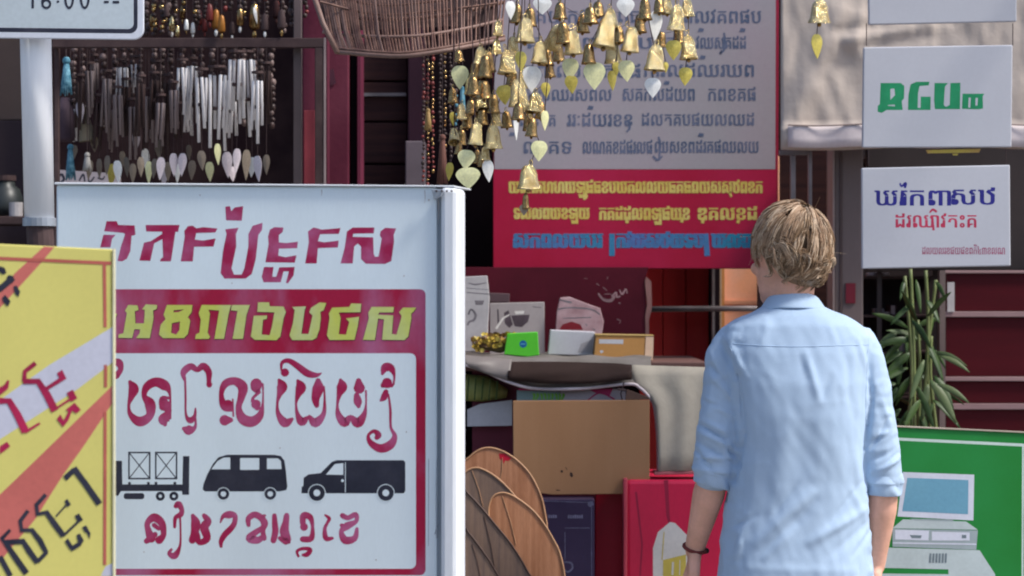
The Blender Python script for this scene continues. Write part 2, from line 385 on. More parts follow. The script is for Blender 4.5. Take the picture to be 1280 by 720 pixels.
p.poly([(545, 306), (540, 346), (475, 380), (450, 492), (380, 490), (410, 375), (455, 365)])
p.poly([(690, 270), (720, 266), (745, 284), (790, 276), (880, 285), (866, 310), (744, 314), (735, 356), (790, 362), (868, 348), (855, 400), (730, 402), (722, 495), (645, 495), (670, 340), (668, 300)])
p.poly([(930, 145), (960, 142), (968, 175), (990, 150), (1045, 142), (1035, 235), (935, 232)])
p.poly([(930, 290), (1015, 280), (998, 320), (1000, 400), (970, 540), (985, 580), (1035, 580), (1052, 540), (1078, 400), (1078, 320), (1105, 268), (1168, 248), (1165, 295), (1142, 325), (1125, 480), (1100, 575), (1060, 605), (925, 605), (900, 570), (915, 430), (938, 320)])
p.view(300, 230, 4.414)
p.poly([(165, 252), (190, 238), (240, 240), (235, 265), (214, 282), (215, 322), (255, 326), (320, 318), (315, 354), (215, 357), (211, 395), (250, 404), (312, 393), (302, 434), (140, 432), (158, 330), (155, 290)])
p.poly([(132, 458), (185, 458), (178, 512), (200, 512), (217, 460), (302, 458), (295, 505), (265, 548), (253, 546), (270, 482), (240, 482), (225, 542), (130, 542), (120, 512)])
p.poly([(375, 262), (405, 240), (430, 245), (450, 252), (555, 243), (545, 275), (442, 277), (430, 315), (465, 322), (545, 312), (540, 350), (430, 354), (423, 438), (360, 438), (380, 320)])
p.poly([(590, 262), (622, 240), (742, 240), (738, 272), (625, 274), (622, 291), (735, 294), (738, 385), (745, 402), (765, 400), (782, 300), (772, 285), (775, 262), (800, 242), (862, 245), (848, 280), (850, 320), (835, 425), (800, 441), (695, 440), (668, 415), (668, 345), (650, 328), (630, 345), (622, 438), (555, 438), (578, 350)])
p.build('top_lettering', fade_red, bsg)
L2 = [([(185, 160), (255, 163), (265, 200), (235, 205), (240, 300), (305, 300), (312, 198), (292, 192), (320, 155), (405, 160), (402, 190), (375, 202), (378, 260), (350, 412), (245, 412), (272, 375), (275, 345), (232, 345), (215, 412), (110, 410), (112, 385), (148, 375), (175, 220), (160, 205)], [], 0),
      ([(480, 160), (675, 160), (668, 215), (640, 252), (658, 280), (640, 380), (610, 412), (450, 412), (420, 385), (432, 310), (470, 268), (455, 232)], [[(518, 298), (580, 285), (575, 350), (550, 386), (512, 372)], [(530, 200), (612, 193), (570, 214), (530, 216)]], 0),
      ([(745, 160), (968, 160), (950, 230), (915, 418), (842, 418), (878, 202), (795, 195), (808, 225), (790, 370), (808, 402), (800, 418), (695, 418), (700, 385), (728, 370), (738, 270), (722, 222)], [], 0),
      ([(975, 160), (1112, 160), (1085, 240), (1060, 418), (980, 418), (1018, 205), (968, 200)], [], 0),
      ([(1174, 140), (1259, 140), (1264, 170), (1369, 172), (1386, 215), (1369, 260), (1344, 400), (1314, 428), (1149, 425), (1119, 400), (1142, 242), (1244, 240), (1239, 266), (1212, 272), (1202, 385), (1262, 390), (1279, 330), (1299, 216), (1169, 212)], [], 0),
      ([(1434, 175), (1539, 170), (1529, 200), (1504, 380), (1559, 380), (1589, 240), (1564, 215), (1579, 180), (1644, 140), (1694, 145), (1674, 200), (1649, 212), (1652, 260), (1642, 345), (1619, 410), (1589, 427), (1434, 427), (1414, 390), (1440, 300), (1454, 200)], [], 0),
      ([(1739, 180), (1869, 175), (1884, 148), (1961, 150), (1954, 215), (1789, 217), (1804, 260), (1789, 382), (1844, 386), (1869, 290), (1844, 262), (1944, 250), (1934, 320), (1909, 425), (1719, 427), (1699, 390), (1719, 260), (1714, 225)], [], 0),
      ([(2039, 175), (2209, 175), (2204, 216), (2099, 216), (2089, 234), (2204, 240), (2194, 380), (2229, 386), (2269, 245), (2249, 215), (2279, 180), (2380, 180), (2359, 210), (2340, 226), (2342, 260), (2319, 400), (2289, 427), (2119, 425), (2134, 270), (2089, 263), (2064, 427), (1974, 425), (2019, 260), (2014, 220)], [], 0),
      ([(40, 225), (100, 225), (88, 262), (75, 352), (20, 352)], [], 0)]
p = Print(BS, 130, 355, 6.095)
for a, h, _ in L2: p.poly(a, h, shift=(.7, .9))
p.build('letter_shadow', letter_shadow, bsg)
p = Print(BS, 130, 355, 6.095); p.base = .0026
for a, h, _ in L2: p.poly(a, h)
p.build('yellow_lettering', letter_yellow, bsg)
p = Print(BS, 130, 440, 6)
S3 = [[(60, 70, 30), (110, 80, 60), (125, 130, 40), (90, 180, 50)],
      [(195, 225, 30), (222, 275, 80), (205, 335, 50), (186, 400, 22), (200, 470, 40), (268, 522, 75), (343, 478, 60), (345, 390, 82), (302, 330, 40), (322, 260, 60), (390, 225, 70), (460, 255, 75), (493, 310, 22), (498, 420, 16), (498, 500, 14)],
      [(495, 345, 16), (440, 350, 45), (458, 405, 90), (470, 430, 50)], [(500, 440, 18), (450, 505, 88), (458, 545, 30)],
      [(600, 210, 14), (598, 150, 50), (650, 108, 50), (700, 132, 40), (745, 105, 52), (785, 150, 50), (787, 215, 35), (790, 245, 46)],
      [(608, 190, 16), (612, 330, 16), (615, 470, 18), (648, 512, 50), (680, 480, 28), (686, 425, 14)], [(688, 500, 14), (682, 565, 28), (635, 585, 75), (600, 575, 34)],
      [(965, 440, 12), (905, 410, 60), (880, 320, 36), (908, 240, 56), (980, 218, 60), (1040, 262, 78), (1030, 340, 56), (1010, 420, 46), (1040, 500, 78), (1110, 522, 80), (1170, 475, 56), (1192, 380, 16), (1192, 240, 14)],
      [(930, 400, 84)], [(966, 350, 12), (970, 480, 14)], [(905, 512, 84), (950, 510, 40)], [(1142, 240, 90), (1142, 280, 64), (1178, 240, 26)], [(1165, 300, 26), (1118, 345, 22), (1120, 370, 40)], [(1140, 392, 76), (1150, 415, 50)]]
for s_ in S3: p.stroke(s_)
p.view(330, 440, 5.54)
for s_ in [[(145, 142, 58)], [(120, 130, 12), (125, 75, 24), (170, 60, 34), (230, 95, 44), (300, 147, 50), (360, 160, 34), (400, 145, 6)],
           [(105, 195, 25), (125, 240, 75), (105, 300, 35), (92, 360, 18), (100, 430, 35), (145, 490, 66), (195, 465, 24)],
           [(235, 200, 25), (255, 245, 75), (235, 300, 40), (222, 360, 16), (232, 430, 30), (262, 482, 62), (300, 455, 26)],
           [(375, 200, 40), (375, 250, 78), (358, 320, 58), (365, 370, 36)], [(415, 240, 14), (420, 330, 16), (412, 430, 34), (355, 490, 66), (315, 445, 22)],
           [(530, 195, 25), (540, 240, 75), (520, 300, 35), (508, 370, 18), (518, 440, 45), (560, 488, 66), (598, 450, 30), (648, 490, 70), (690, 440, 42), (706, 370, 14), (706, 270, 14)],
           [(655, 200, 40), (660, 250, 82)], [(642, 300, 40), (650, 345, 58), (655, 375, 30)],
           [(820, 150, 22), (840, 108, 60), (880, 112, 52), (902, 165, 18), (897, 225, 14)], [(852, 215, 76), (815, 240, 16), (885, 232, 26)], [(845, 275, 36), (830, 315, 46), (802, 340, 8)],
           [(862, 290, 12), (875, 400, 18), (878, 520, 18), (905, 580, 34), (878, 640, 60), (810, 668, 60), (742, 632, 42), (722, 580, 22), (760, 548, 26), (792, 572, 44), (782, 592, 36)]]: p.stroke(s_)
p.build('ornate_lettering', fade_red, bsg)
p = Print(BS, 130, 550, 4.233)
for s_ in [[(250, 520, 50), (235, 480, 35), (230, 440, 30), (265, 410, 45), (305, 440, 40), (315, 500, 30), (292, 530, 44)], [(225, 535, 30), (270, 500, 30)], [(265, 450, 25), (290, 470, 20)],
           [(380, 350, 25), (395, 340, 35), (412, 370, 25), (405, 395, 30), (378, 412, 22), (374, 460, 16)], [(402, 400, 12), (405, 480, 10), (402, 560, 14), (375, 612, 36), (345, 600, 22), (360, 575, 12)],
           [(470, 400, 22), (485, 440, 50), (480, 490, 42), (468, 530, 40)], [(530, 400, 25), (550, 430, 40), (530, 462, 46), (545, 520, 40), (505, 542, 30), (490, 500, 36)],
           [(615, 440, 6), (630, 405, 22), (660, 395, 40), (692, 400, 28), (690, 440, 28), (670, 470, 32), (640, 500, 32), (620, 535, 26), (620, 570, 12)],
           [(765, 450, 22), (765, 415, 30), (800, 395, 34), (838, 420, 34), (843, 460, 28), (800, 490, 32), (770, 520, 42), (812, 530, 38), (840, 512, 26)]]: p.stroke(s_)
p.view(330, 550, 4.235)
for s_ in [[(30-25, 400, 14), (-8, 410, 24), (8, 440, 28), (-5, 480, 24), (0, 520, 30)], [(55, 400, 25), (58, 450, 32), (60, 485, 34), (50, 532, 32)], [(120, 400, 30), (115, 440, 36), (108, 485, 50), (122, 535, 42), (85, 520, 24)],
           [(205, 440, 30), (210, 400, 36), (245, 410, 32), (257, 460, 18), (250, 520, 32), (205, 525, 32)], [(212, 460, 42)], [(185, 620, 12), (175, 590, 16), (205, 575, 18), (245, 580, 22), (228, 606, 26), (200, 608, 12)],
           [(320, 395, 8), (345, 415, 20), (335, 440, 16), (322, 470, 20), (328, 520, 28), (362, 520, 16)],
           [(415, 400, 28), (445, 412, 26), (485, 395, 28), (488, 430, 22), (440, 455, 40), (410, 485, 26), (430, 530, 42), (480, 520, 32), (492, 470, 18)], [(412, 452, 22)]]: p.stroke(s_)
p.build('bottom_lettering', fade_red, bsg)
p = Print(BS, 130, 550, 4.233)
p.poly([(40, 110), (95, 110), (97, 235), (415, 235), (418, 85), (452, 85), (450, 290), (415, 290), (412, 270), (90, 270), (75, 295), (40, 295)])
for x0, x1 in ((128, 246), (270, 388)):
    p.poly(rrect(x0, 62, x1, 208), [rrect(x0+8, 70, x1-8, 200)])
    p.stroke([(x0+6, 68), (x1-6, 202)], 5, False); p.stroke([(x1-6, 68), (x0+6, 202)], 5, False)
for x in (135, 235, 275, 375): p.poly(rrect(x-7, 222, x+7, 236))
p.poly(rrect(105, 281, 213, 313, 12)); 
for x in (298, 370): p.poly(circle(x, 297, 24), [circle(x, 297, 9, 12)])
p.build('flatbed_truck_picture', print_black, bsg)
p = Print(BS, 130, 550, 4.233)
p.poly([(522, 262), (526, 235), (545, 185), (575, 128), (605, 92), (650, 78), (900, 78), (936, 85), (955, 110), (962, 160), (970, 245), (965, 265), (930, 272), (535, 272)],
       [[(568, 155), (600, 112), (632, 93), (668, 92), (668, 155)], rrect(720, 95, 822, 158, 5), [(862, 97), (920, 97), (936, 110), (940, 154), (862, 154)]])
for x in (632, 880): p.poly(circle(x, 285, 31, 24), [circle(x, 285, 15, 16)])
p.build('minibus_picture', print_black, bsg)
p = Print(BS, 330, 550, 4.235)
p.poly([(198, 278), (200, 248), (208, 244), (210, 200), (235, 182), (300, 175), (360, 115), (385, 107), (738, 107), (748, 118), (748, 270), (740, 282), (198, 282)], [[(328, 183), (375, 127), (420, 122), (420, 185)]])
p.build('delivery_van_picture', print_black, bsg)
p = Print(BS, 330, 550, 4.235); p.base = .0026
p.stroke([(431, 118), (431, 278)], 4, False); p.poly(circle(416, 215, 8, 10))
for x in (280, 645): p.poly(circle(x, 280, 47, 24), [circle(x, 280, 43, 24)]); p.poly(circle(x, 280, 18, 16))
p.view(130, 550, 4.233)
for x in (632, 880): p.poly(circle(x, 285, 35, 24), [circle(x, 285, 31, 24)])
p.build('white_picture_lines', sign_white, bsg)
p = Print(BS, 330, 550, 4.235); p.base = .0018
for x in (280, 645): p.poly(circle(x, 280, 42, 24), [circle(x, 280, 18, 16)])
p.build('van_wheels_picture', print_black, bsg)

# ------------------------------------------------------------------ yellow sign, front left
YS = Plane(140, 500, 4.5, yaw=3)
q0 = YS(0, 500)
ysg = thing('yellow_signboard', 'yellow signboard at lower left with salmon and white diagonal bands and red letters', 'signboard', (q0.x, q0.y+.03, 0))
slab('panel', YS, [(-260, 293), (140.5, 311.5), (140.5, 860), (-260, 860)], -.02, 0, y_panel, ysg, bevel=.002)
slab('edge_trim', YS, [(141, 311), (143, 311), (143, 860), (141, 860)], -.022, .002, M('pale_yellow_edge', (.70, .66, .42), .5), ysg)
for fx in (-200, 100):
    a = YS(fx, 360); MB().box(a.x-.02, a.x+.02, a.y+.022, a.y+.06, 0, 1.6).build('leg', framem, ysg)
p = Print(YS); p.poly([(142, 408), (142, 452), (96, 487), (0, 549), (-120, 625), (-120, 572), (0, 500), (62, 456)]); p.poly([(126, 720), (132, 708), (140.5, 704), (140.5, 720)])
p.build('white_band', lilac_white, ysg)
p = Print(YS); p.poly([(55, 308.2), (68, 308.8), (51, 329), (0, 385), (-60, 450), (-60, 410), (0, 366), (18, 342)]); 
p.poly([(140.5, 482), (140.5, 504), (103, 560), (78, 595), (44, 649), (0, 702), (-60, 770), (-60, 690), (0, 618), (20, 599)])
p.build('salmon_band', y_band, ysg)
p = Print(YS); p.base = .0028
p.stroke([(-60, 320), (0, 323), (139, 329)], 4.2, False); p.stroke([(130.5, 330), (131.5, 409)], 4, False); p.stroke([(132, 456), (132, 484)], 4, False); p.stroke([(131.5, 515), (131, 706)], 4, False)
p.stroke([(-60, 325), (-58, 720)], 4, False)
p.build('border_line', y_line, ysg)
p = Print(YS, 0, 440, 4.5); p.base = .004
p.stroke([(200, 62, 26), (140, 110, 24), (137, 165, 26)], None, False); p.stroke([(130, 165, 30), (215, 165, 34), (265, 240, 42), (310, 330, 44)], None, False); p.stroke([(305, 325, 10), (400, 262, 12), (415, 245, 14)], None, False)
p.stroke([(255, 210, 20), (350, 150, 24)], None, False); p.poly([(320, 120), (350, 100), (375, 150), (345, 165)]); p.poly([(375, 230), (410, 212), (435, 260), (400, 280)])
p.poly([(320, 378), (340, 350), (358, 385), (385, 335), (370, 325), (420, 285), (455, 325), (430, 345), (405, 330), (385, 385), (355, 422)])
p.stroke([(48, 160, 12), (35, 195, 30), (0, 220, 36), (-60, 260, 36)], None, False); p.stroke([(-60, 280, 30), (0, 275, 34), (52, 275, 36), (100, 355, 42), (145, 450, 44)], None, False)
p.stroke([(140, 452, 16), (225, 400, 12)], None, False); p.poly([(0, 530), (40, 505), (58, 530), (0, 575)])
p.build('red_lettering', crimson, ysg)
p = Print(YS, 0, 560, 4.5); p.base = .004
p.stroke([(365, 172, 32), (420, 120, 28)], None, False); p.stroke([(415, 112, 34), (480, 200, 34), (560, 315, 36)], None, False)
p.stroke([(258, 262, 22), (205, 320, 24), (212, 372, 28), (262, 362, 30), (310, 430, 34), (358, 495, 32)], None, False); p.stroke([(355, 495, 14), (450, 405, 14)], None, False)
p.stroke([(315, 385, 9), (375, 318, 10)], None, False); p.poly([(362, 300), (378, 285), (400, 318), (382, 332)]); p.poly([(420, 382), (445, 368), (468, 405), (440, 420)])
p.poly([(365, 525), (382, 508), (408, 548), (440, 530), (430, 490), (450, 480), (472, 520), (455, 550), (405, 580), (388, 562)]); p.poly([(462, 445), (485, 435), (510, 480), (505, 512), (490, 480), (475, 470)])
p.stroke([(158, 352, 22), (115, 410, 24), (122, 462, 26), (180, 462, 28), (225, 520, 32), (262, 590, 26)], None, False); p.stroke([(265, 585, 22), (210, 640, 24)], None, False); p.stroke([(212, 645, 30), (165, 580, 34), (130, 525, 34), (30, 530, 28)], None, False)
p.stroke([(58, 460, 18), (10, 510, 24), (30, 530, 26), (90, 620, 34), (150, 705, 34)], None, False); p.stroke([(0, 610, 30), (60, 720, 30)], None, False)
p.build('black_lettering', print_black, ysg)
p = Print(YS, 0, 300, 4.5); p.base = .004
p.stroke([(-60, 300, 34), (0, 275, 34), (75, 212, 34)], None, False); p.poly([(35, 215), (50, 196), (78, 205), (72, 245)]); p.stroke([(-10, 160, 30), (15, 170, 36), (28, 190, 22)], None, False)
p.poly([(76, 262), (92, 255), (114, 290), (104, 322), (84, 300)]); p.poly([(12, 325), (30, 308), (60, 345), (45, 375), (20, 350)])
p.build('black_lettering', print_black, ysg)

# ------------------------------------------------------------------ traffic plate and post, top left
PS = Plane(100, 30, 5.5, yaw=0)
a0 = PS(46, 100)
psg = thing('parking_hours_sign', 'white street plate with black outline and hours on a white post, top left', 'street sign', (a0.x, 5.56, 0))
def tl(x, y): return (x, y-.011*(180-x))
def cyl_between(mb, a, b, r0, r1, n=20): mb.tube([a, b], [r0, r1], n)
mb = MB(); top = at(41, -120, 5.56); mid = at(49.3, 275, 5.56)
mb.tube([mid, top], [at(68.5, 0, 5.56).x-at(49.8, 0, 5.56).x, at(63, 0, 5.56).x-at(42.8, 0, 5.56).x], 24); mb.build('post', postm, psg, smooth=False)
bpy.data.objects['post'].data.polygons.foreach_set('use_smooth', [len(f.vertices) == 4 for f in bpy.data.objects['post'].data.polygons])
mb = MB(); low = Vector((mid.x+.09, 5.56, 0)); mb.tube([low, mid+Vector((0, 0, -.001))], .027, 16); mb.build('lower_post', framem, psg)
MB().tube([mid+Vector((0, 0, -.012)), mid+Vector((0, 0, .004))], .033, 20).build('collar', M('post_collar', (.35, .38, .42), .4, .4), psg)
slab('plate', PS, [tl(*q) for q in rrect(-150, -260, 179.5, 49.5, 13, 6)], -.012, 0, M('plate_white', (.62, .64, .69), .35, vs=4, var=.05), psg, bevel=.0015)
p = Print(PS); p.poly([tl(*q) for q in rrect(-140, -250, 172, 42, 10, 6)], [[tl(*q) for q in rrect(-136, -246, 167, 36.5, 7, 6)]]); p.build('outline', print_black, psg)
p = Print(PS); p.poly([tl(*q) for q in rrect(-135, -245, 166.5, 36, 6.5, 6)]); p.build('plate_field', M('plate_field', (.50, .56, .58), .35, vs=4, var=.04), psg)
p = Print(PS); p.base = .0026
p.stroke([(41, 10.5), (41, -14)], 3, False); p.stroke([(37.5, -9), (41, -14)], 3, False)
def digit0(cx): p.poly([(cx+6.2*math.cos(a), -2+13.5*math.sin(a)) for a in [2*math.pi*i/20 for i in range(20)]], [[(cx+3.4*math.cos(a), -2+10.3*math.sin(a)) for a in [2*math.pi*i/16 for i in range(16)]]])
def digit6(cx):
    p.poly([(cx+6.2*math.cos(a), 5+6.5*math.sin(a)) for a in [2*math.pi*i/20 for i in range(20)]], [[(cx+3.4*math.cos(a), 5+3.5*math.sin(a)) for a in [2*math.pi*i/16 for i in range(16)]]])
    p.stroke([(cx-4.8, 5, 3), (cx-4, -6, 3), (cx, -13, 3), (cx+4, -15, 2.4)])
digit6(58); digit0(86.5); digit0(106); p.poly(circle(72.5, 2, 1.7, 8)); p.poly(circle(72.5, -8, 1.7, 8)); p.poly(rrect(130, 1, 136, 4)); p.poly(rrect(141, 1, 149, 4.4))
p.build('hours_lettering', print_black, psg)

# ------------------------------------------------------------------ grey and magenta board at the back
RB = Plane(790, 250, 8.15, yaw=0)
rb0 = RB(795, 335)
rbs = thing('lettered_board', 'tall board behind the bells, grey with slate text above, magenta with yellow text below', 'signboard', (rb0.x, 8.2, 0))
slab('frame', RB, [(616, -130), (974, -134), (972.5, 336), (616.5, 336)], -.035, -.003, M('board_edge', (.28, .01, .04), .45), rbs, bevel=.002)
slab('upper_panel', RB, [(618, -130), (970, -130), (969, 211.5), (618, 211.5)], -.0025, .003, board_grey, rbs)
slab('lower_panel', RB, [(617, 212), (970, 212), (970, 335), (617, 335)], -.0025, .003, board_red, rbs)
for fx in (650, 958): a = RB(fx, 0); MB().box(a.x-.02, a.x+.02, a.y+.04, a.y+.08, 0, 2.6).build('leg', framem, rbs)
p = Print(RB); p.base = .018
for t_, x0, x1, b, tp in (('ណគយកវលបពធ', 640, 800, 29, 14), ('ពលវគពផប', 855, 951, 29, 14), ('គលរពវសឃក', 660, 850, 61, 47), ('វឈសគដដ', 870, 932, 61, 47), ('តពរឈលកទផ', 655, 800, 97, 82), ('កាវលដឈរឃព', 806, 942, 96, 81),
                          ('សសឈរសពល', 655, 764, 126, 112), ('សគកលដយព', 779, 868, 126, 111), ('កពខគផ', 886, 944, 126, 111), ('ពលខតគ', 640, 694, 158, 144), ('ររៈដយរខខ', 709, 790, 158, 143), ('ដលតគបផយលឈដ', 803, 942, 157, 143),
                          ('ណគទ', 655, 714, 192, 177), ('លណគខដផរលផ', 729, 815, 192, 177), ('ឈសខពដរគផឈលយ', 819, 948, 191, 177)):
    p.khmer(t_, x0, x1, b, tp, .45)
for x, y in ((876, 38), (928, 38), (878, 72), (833, 104), (738, 135), (876, 169), (640, 168)): p.poly([(x-4, y+2), (x-2, y-3), (x+4, y-2), (x+3, y+2)])
p.stroke([(905, 41, 2), (906, 52, 3), (905, 62, 3), (900, 67, 2.5), (902, 63, 2)]); p.stroke([(816, 195, 2.5), (822, 200, 3), (828, 195, 2)]); p.stroke([(785, 150, 3), (787, 160, 3), (783, 165, 2)])
p.stroke([(823, 171, 2), (825, 180, 3), (824, 198, 2)])
p.build('slate_text', txt_grey, rbs)
p = Print(RB); p.base = .018
p.khmer('យពកគហហឃឡផធខបឃគលលយធគធពយសសឋពខក', 637, 952, 241.5, 227, 1.1); p.build('yellow_text', txt_yellow, rbs); p = Print(RB); p.base = .018; p.khmer('ទសលពឃខឡយ', 643, 736, 274, 260, 1.1); p.khmer('កគដដលពឡផឃខ', 750, 861, 275, 260, 1.1); p.khmer('ឌគលខដ', 873, 945, 275, 260, 1.1)
p.stroke([(731, 238, 3), (733, 246, 3), (729, 249, 2.5)]); p.stroke([(912, 240, 3), (914, 246, 3)]); p.stroke([(783, 272, 4), (784, 279, 4)]); p.stroke([(853, 272, 4), (852, 278, 4)]); p.stroke([(879, 272, 4), (878, 279, 4)]); p.stroke([(924, 272, 4), (922, 279, 4)])
p.build('yellow_text', txt_yellow, rbs)
p = Print(RB); p.base = .018
p.khmer('សកពលយបរ', 643, 752, 310, 292, 1.9); p.khmer('កវឃសឋឃទប', 772, 878, 310, 292, 1.9); p.khmer('ឃលព', 890, 938, 310, 292, 1.9)
p.stroke([(765, 292), (765, 320)], 7, False); p.stroke([(882, 292), (884, 320)], 7, False)
p.build('teal_text', txt_blue, rbs)

# ------------------------------------------------------------------ hanging signs, right
def hang_sign(label, poly, D, parts):
    pl = Plane(sum(q[0] for q in poly)/4, sum(q[1] for q in poly)/4, D, yaw=2)
    c = pl(sum(q[0] for q in poly)/4, max(q[1] for q in poly))
    t = thing('hanging_sign', label, 'sign', c, 'white signs hanging in a column at the right')
    slab('panel', pl, poly, -.015, 0, hang_white, t, bevel=.003)
    parts(t, pl); return t
def cords(t, pl, x0, x1, y0, y1):
    for x in (x0, x1): MB().tube([pl(x, y1, -.005), pl(x, y0, -.005)], .0012, 6).build('cord', cordm, t)
def ds(x, y): return (x, y)
def h1(t, pl): cords(t, pl, 1092, 1262, -180, -59)
hang_sign('blank white sign above the green lettered one, cut off by the picture top', [(1085, -60), (1271, -62), (1271, 27), (1086, 31)], 7.05, h1)
def h2(t, pl):
    cords(t, pl, 1083.5, 1266.5, 29, 57)
    p = Print(pl, 1080, 80, 6.737)
    p.poly([(140, 160), (310, 160), (340, 185), (337, 290), (318, 312), (326, 387), (190, 387), (150, 412), (115, 402), (115, 352), (133, 340)], [[(222, 210), (255, 205), (262, 262), (222, 302)], [(205, 345), (258, 342), (262, 356), (200, 352)]])
    p.poly([(392, 172), (440, 150), (552, 150), (545, 180), (468, 185), (455, 250), (452, 370), (477, 370), (478, 275), (562, 275), (560, 387), (370, 387), (374, 260)])
    p.poly([(595, 160), (708, 160), (682, 190), (672, 345), (690, 362), (722, 345), (728, 160), (812, 158), (808, 380), (597, 380), (590, 300)])
    p.poly([(830, 250), (1015, 250), (1000, 270), (1002, 375), (965, 382), (825, 377)], [[(882, 282), (900, 282), (895, 368), (878, 368)], [(940, 285), (960, 285), (955, 350), (938, 350)]])
    p.build('green_lettering', green_txt, t)
    slab('yellow_strip', pl, [(1160, 187), (1228, 185.5), (1226, 190), (1162, 191)], -.03, -.02, yellow_tag, t)
    slab('yellow_strip', pl, [(1193, 191.5), (1200, 191.5), (1199, 193.5), (1194, 193.5)], -.03, -.022, yellow_tag, t)
hang_sign('white hanging sign with bold green letters at the upper right', [(1079.5, 59), (1266, 56), (1264.5, 184), (1078, 184.5)], 7.05, h2)
def h3(t, pl):
    cords(t, pl, 1086, 1258, 186, 207)
    p = Print(pl); p.khmer('ឃ', 1094, 1121, 257, 238, .9); p.khmer('រកពា', 1125, 1188, 257, 238, .9); p.khmer('សឋ', 1190, 1243, 256, 237, .9)
    p.stroke([(1125, 229, 2.5), (1127, 233, 2.5), (1132, 229, 3.5), (1131, 235, 3)]); p.stroke([(1128, 238), (1126, 257)], 3.5, False)
    p.build('navy_lettering', navy_txt, t)
    p = Print(pl); p.khmer('ដរឈាវតះគ', 1120, 1220, 284.5, 269, .6); p.stroke([(1162, 266, 2), (1166, 262, 3), (1171, 265, 3)]); p.stroke([(1165, 270, 3), (1167, 288, 3)], None, False)
    p.build('pinkred_lettering', pinkred_txt, t)
    p = Print(pl); p.khmer('ដលយលរខផយផខពកិ៤៣ខលណ', 1153, 1256, 318, 309.5, .3); p.build('small_lettering', mauve_txt, t)
hang_sign('white hanging sign with navy letters, a pinkish red line and small print below', [(1077, 210), (1262.5, 206), (1263.5, 332.5), (1077.5, 336)], 7.05, h3)

# ------------------------------------------------------------------ green sign with a computer, lower right
GS = Plane(1190, 620, 6.9, yaw=4)
g0 = GS(1200, 720)
gsg = thing('green_signboard', 'green signboard at the lower right with a printed computer and a pale border line', 'signboard', (g0.x, g0.y+.03, 0))
slab('panel', GS, [(1092, 532.5), (1345, 544.5), (1345, 850), (1092, 850)], -.02, 0, greensign, gsg, bevel=.002)
slab('top_edge', GS, [(1091, 530.8), (1346, 542.8), (1346, 544.2), (1091, 532.2)], -.024, .004, M('tan_edge', (.42, .36, .28), .6), gsg)
for fx in (1120, 1320): a = GS(fx, 360); MB().box(a.x-.02, a.x+.02, a.y+.03, a.y+.06, 0, zat(700, 6.9)).build('leg', framem, gsg)
p = Print(GS, 1080, 520, 3.6)
p.stroke([(60, 101), (160, 104), (720, 131), (900, 140)], 13, False); p.stroke([(716, 135), (712, 1000)], 9, False)
p.build('border_line', green_light, gsg)
p = Print(GS, 1080, 520, 3.6); p.base = .002
p.poly([(175, 252), (496, 264), (492, 470), (150, 452)]); p.build('monitor_frame_picture', printlight, gsg)
p = Print(GS, 1080, 520, 3.6); p.base = .0032
p.poly([(195, 278), (470, 288), (468, 442), (172, 428)]); p.build('screen_picture', screenblue, gsg)
p = Print(GS, 1080, 520, 3.6); p.base = .002
p.poly([(175, 465), (460, 475), (512, 512), (128, 505)]); p.poly([(30, 590), (520, 604), (590, 712), (590, 730), (20, 730)], [[(30, 682), (380, 690), (380, 712), (30, 708)]]); p.build('case_picture', printgrey, gsg)
p = Print(GS, 1080, 520, 3.6); p.base = .0028
p.poly([(128, 507), (512, 515), (505, 602), (128, 588)]); p.poly([(205, 462), (402, 466), (400, 474), (230, 470)]); p.build('case_front_picture', printgrey2, gsg)
p = Print(GS, 1080, 520, 3.6); p.base = .004
p.poly([(140, 512), (292, 516), (290, 560), (140, 555)]); p.poly([(305, 520), (475, 524), (475, 560), (305, 560)]); p.poly([(130, 568), (505, 574), (505, 580), (130, 574)]); p.build('drive_bays_picture', printlight, gsg)
p = Print(GS, 1080, 520, 3.6); p.base = .0052
p.poly([(205, 535), (260, 537), (255, 550), (215, 549)])
for x in range(295, 370, 14): p.poly([(x, 618), (x+8, 618), (x+6, 660), (x-2, 660)])
p.poly([(440, 535), (460, 535), (460, 550), (440, 550)]); p.build('picture_details', M('print_dark_grey', (.14, .18, .20), .5), gsg)
# ------------------------------------------------------------------ shop structure behind
def wx(px0, px1, D): return xat(px0, D), xat(px1, D)
# mauve pillar
D = 7.7; x0, x1 = wx(378, 436, D)
pil = thing('mauve_pillar', 'mauve painted pillar behind the chime rack left of the dark shutter', 'pillar', ((x0+x1)/2, D, 0))
MB().box(x0, x1, D, D+.30, 0, 2.9).build('shaft', mauvewall, pil, bevel=.004)
MB().box(xat(380, D), xat(394, D), D-.012, D-.001, 0, zat(138, D)).build('red_strip', redstripe, pil, bevel=.002)
MB().box(xat(438, D), xat(446, D), D+.04, D+.2, 0, 2.9).build('dark_gap_strip', darkwall, pil)  # dark strip standing in for the shaded gap beside the pillar
MB().box(xat(446.3, D), xat(450, D), D+.02, D+.2, 0, 2.9).build('narrow_jamb', M('wine_jamb', (.12, .012, .035), .6), pil)
MB().tube([at(409, -20, D-.03), at(409, 230, D-.03)], .006, 8).build('conduit', mauvewall, pil)
slab('sticker', Plane(415, 100, D-.002), [(410, 88), (417, 86), (420, 104), (413, 108)], 0, .002, M('dark_mark', (.07, .015, .03), .6), pil)
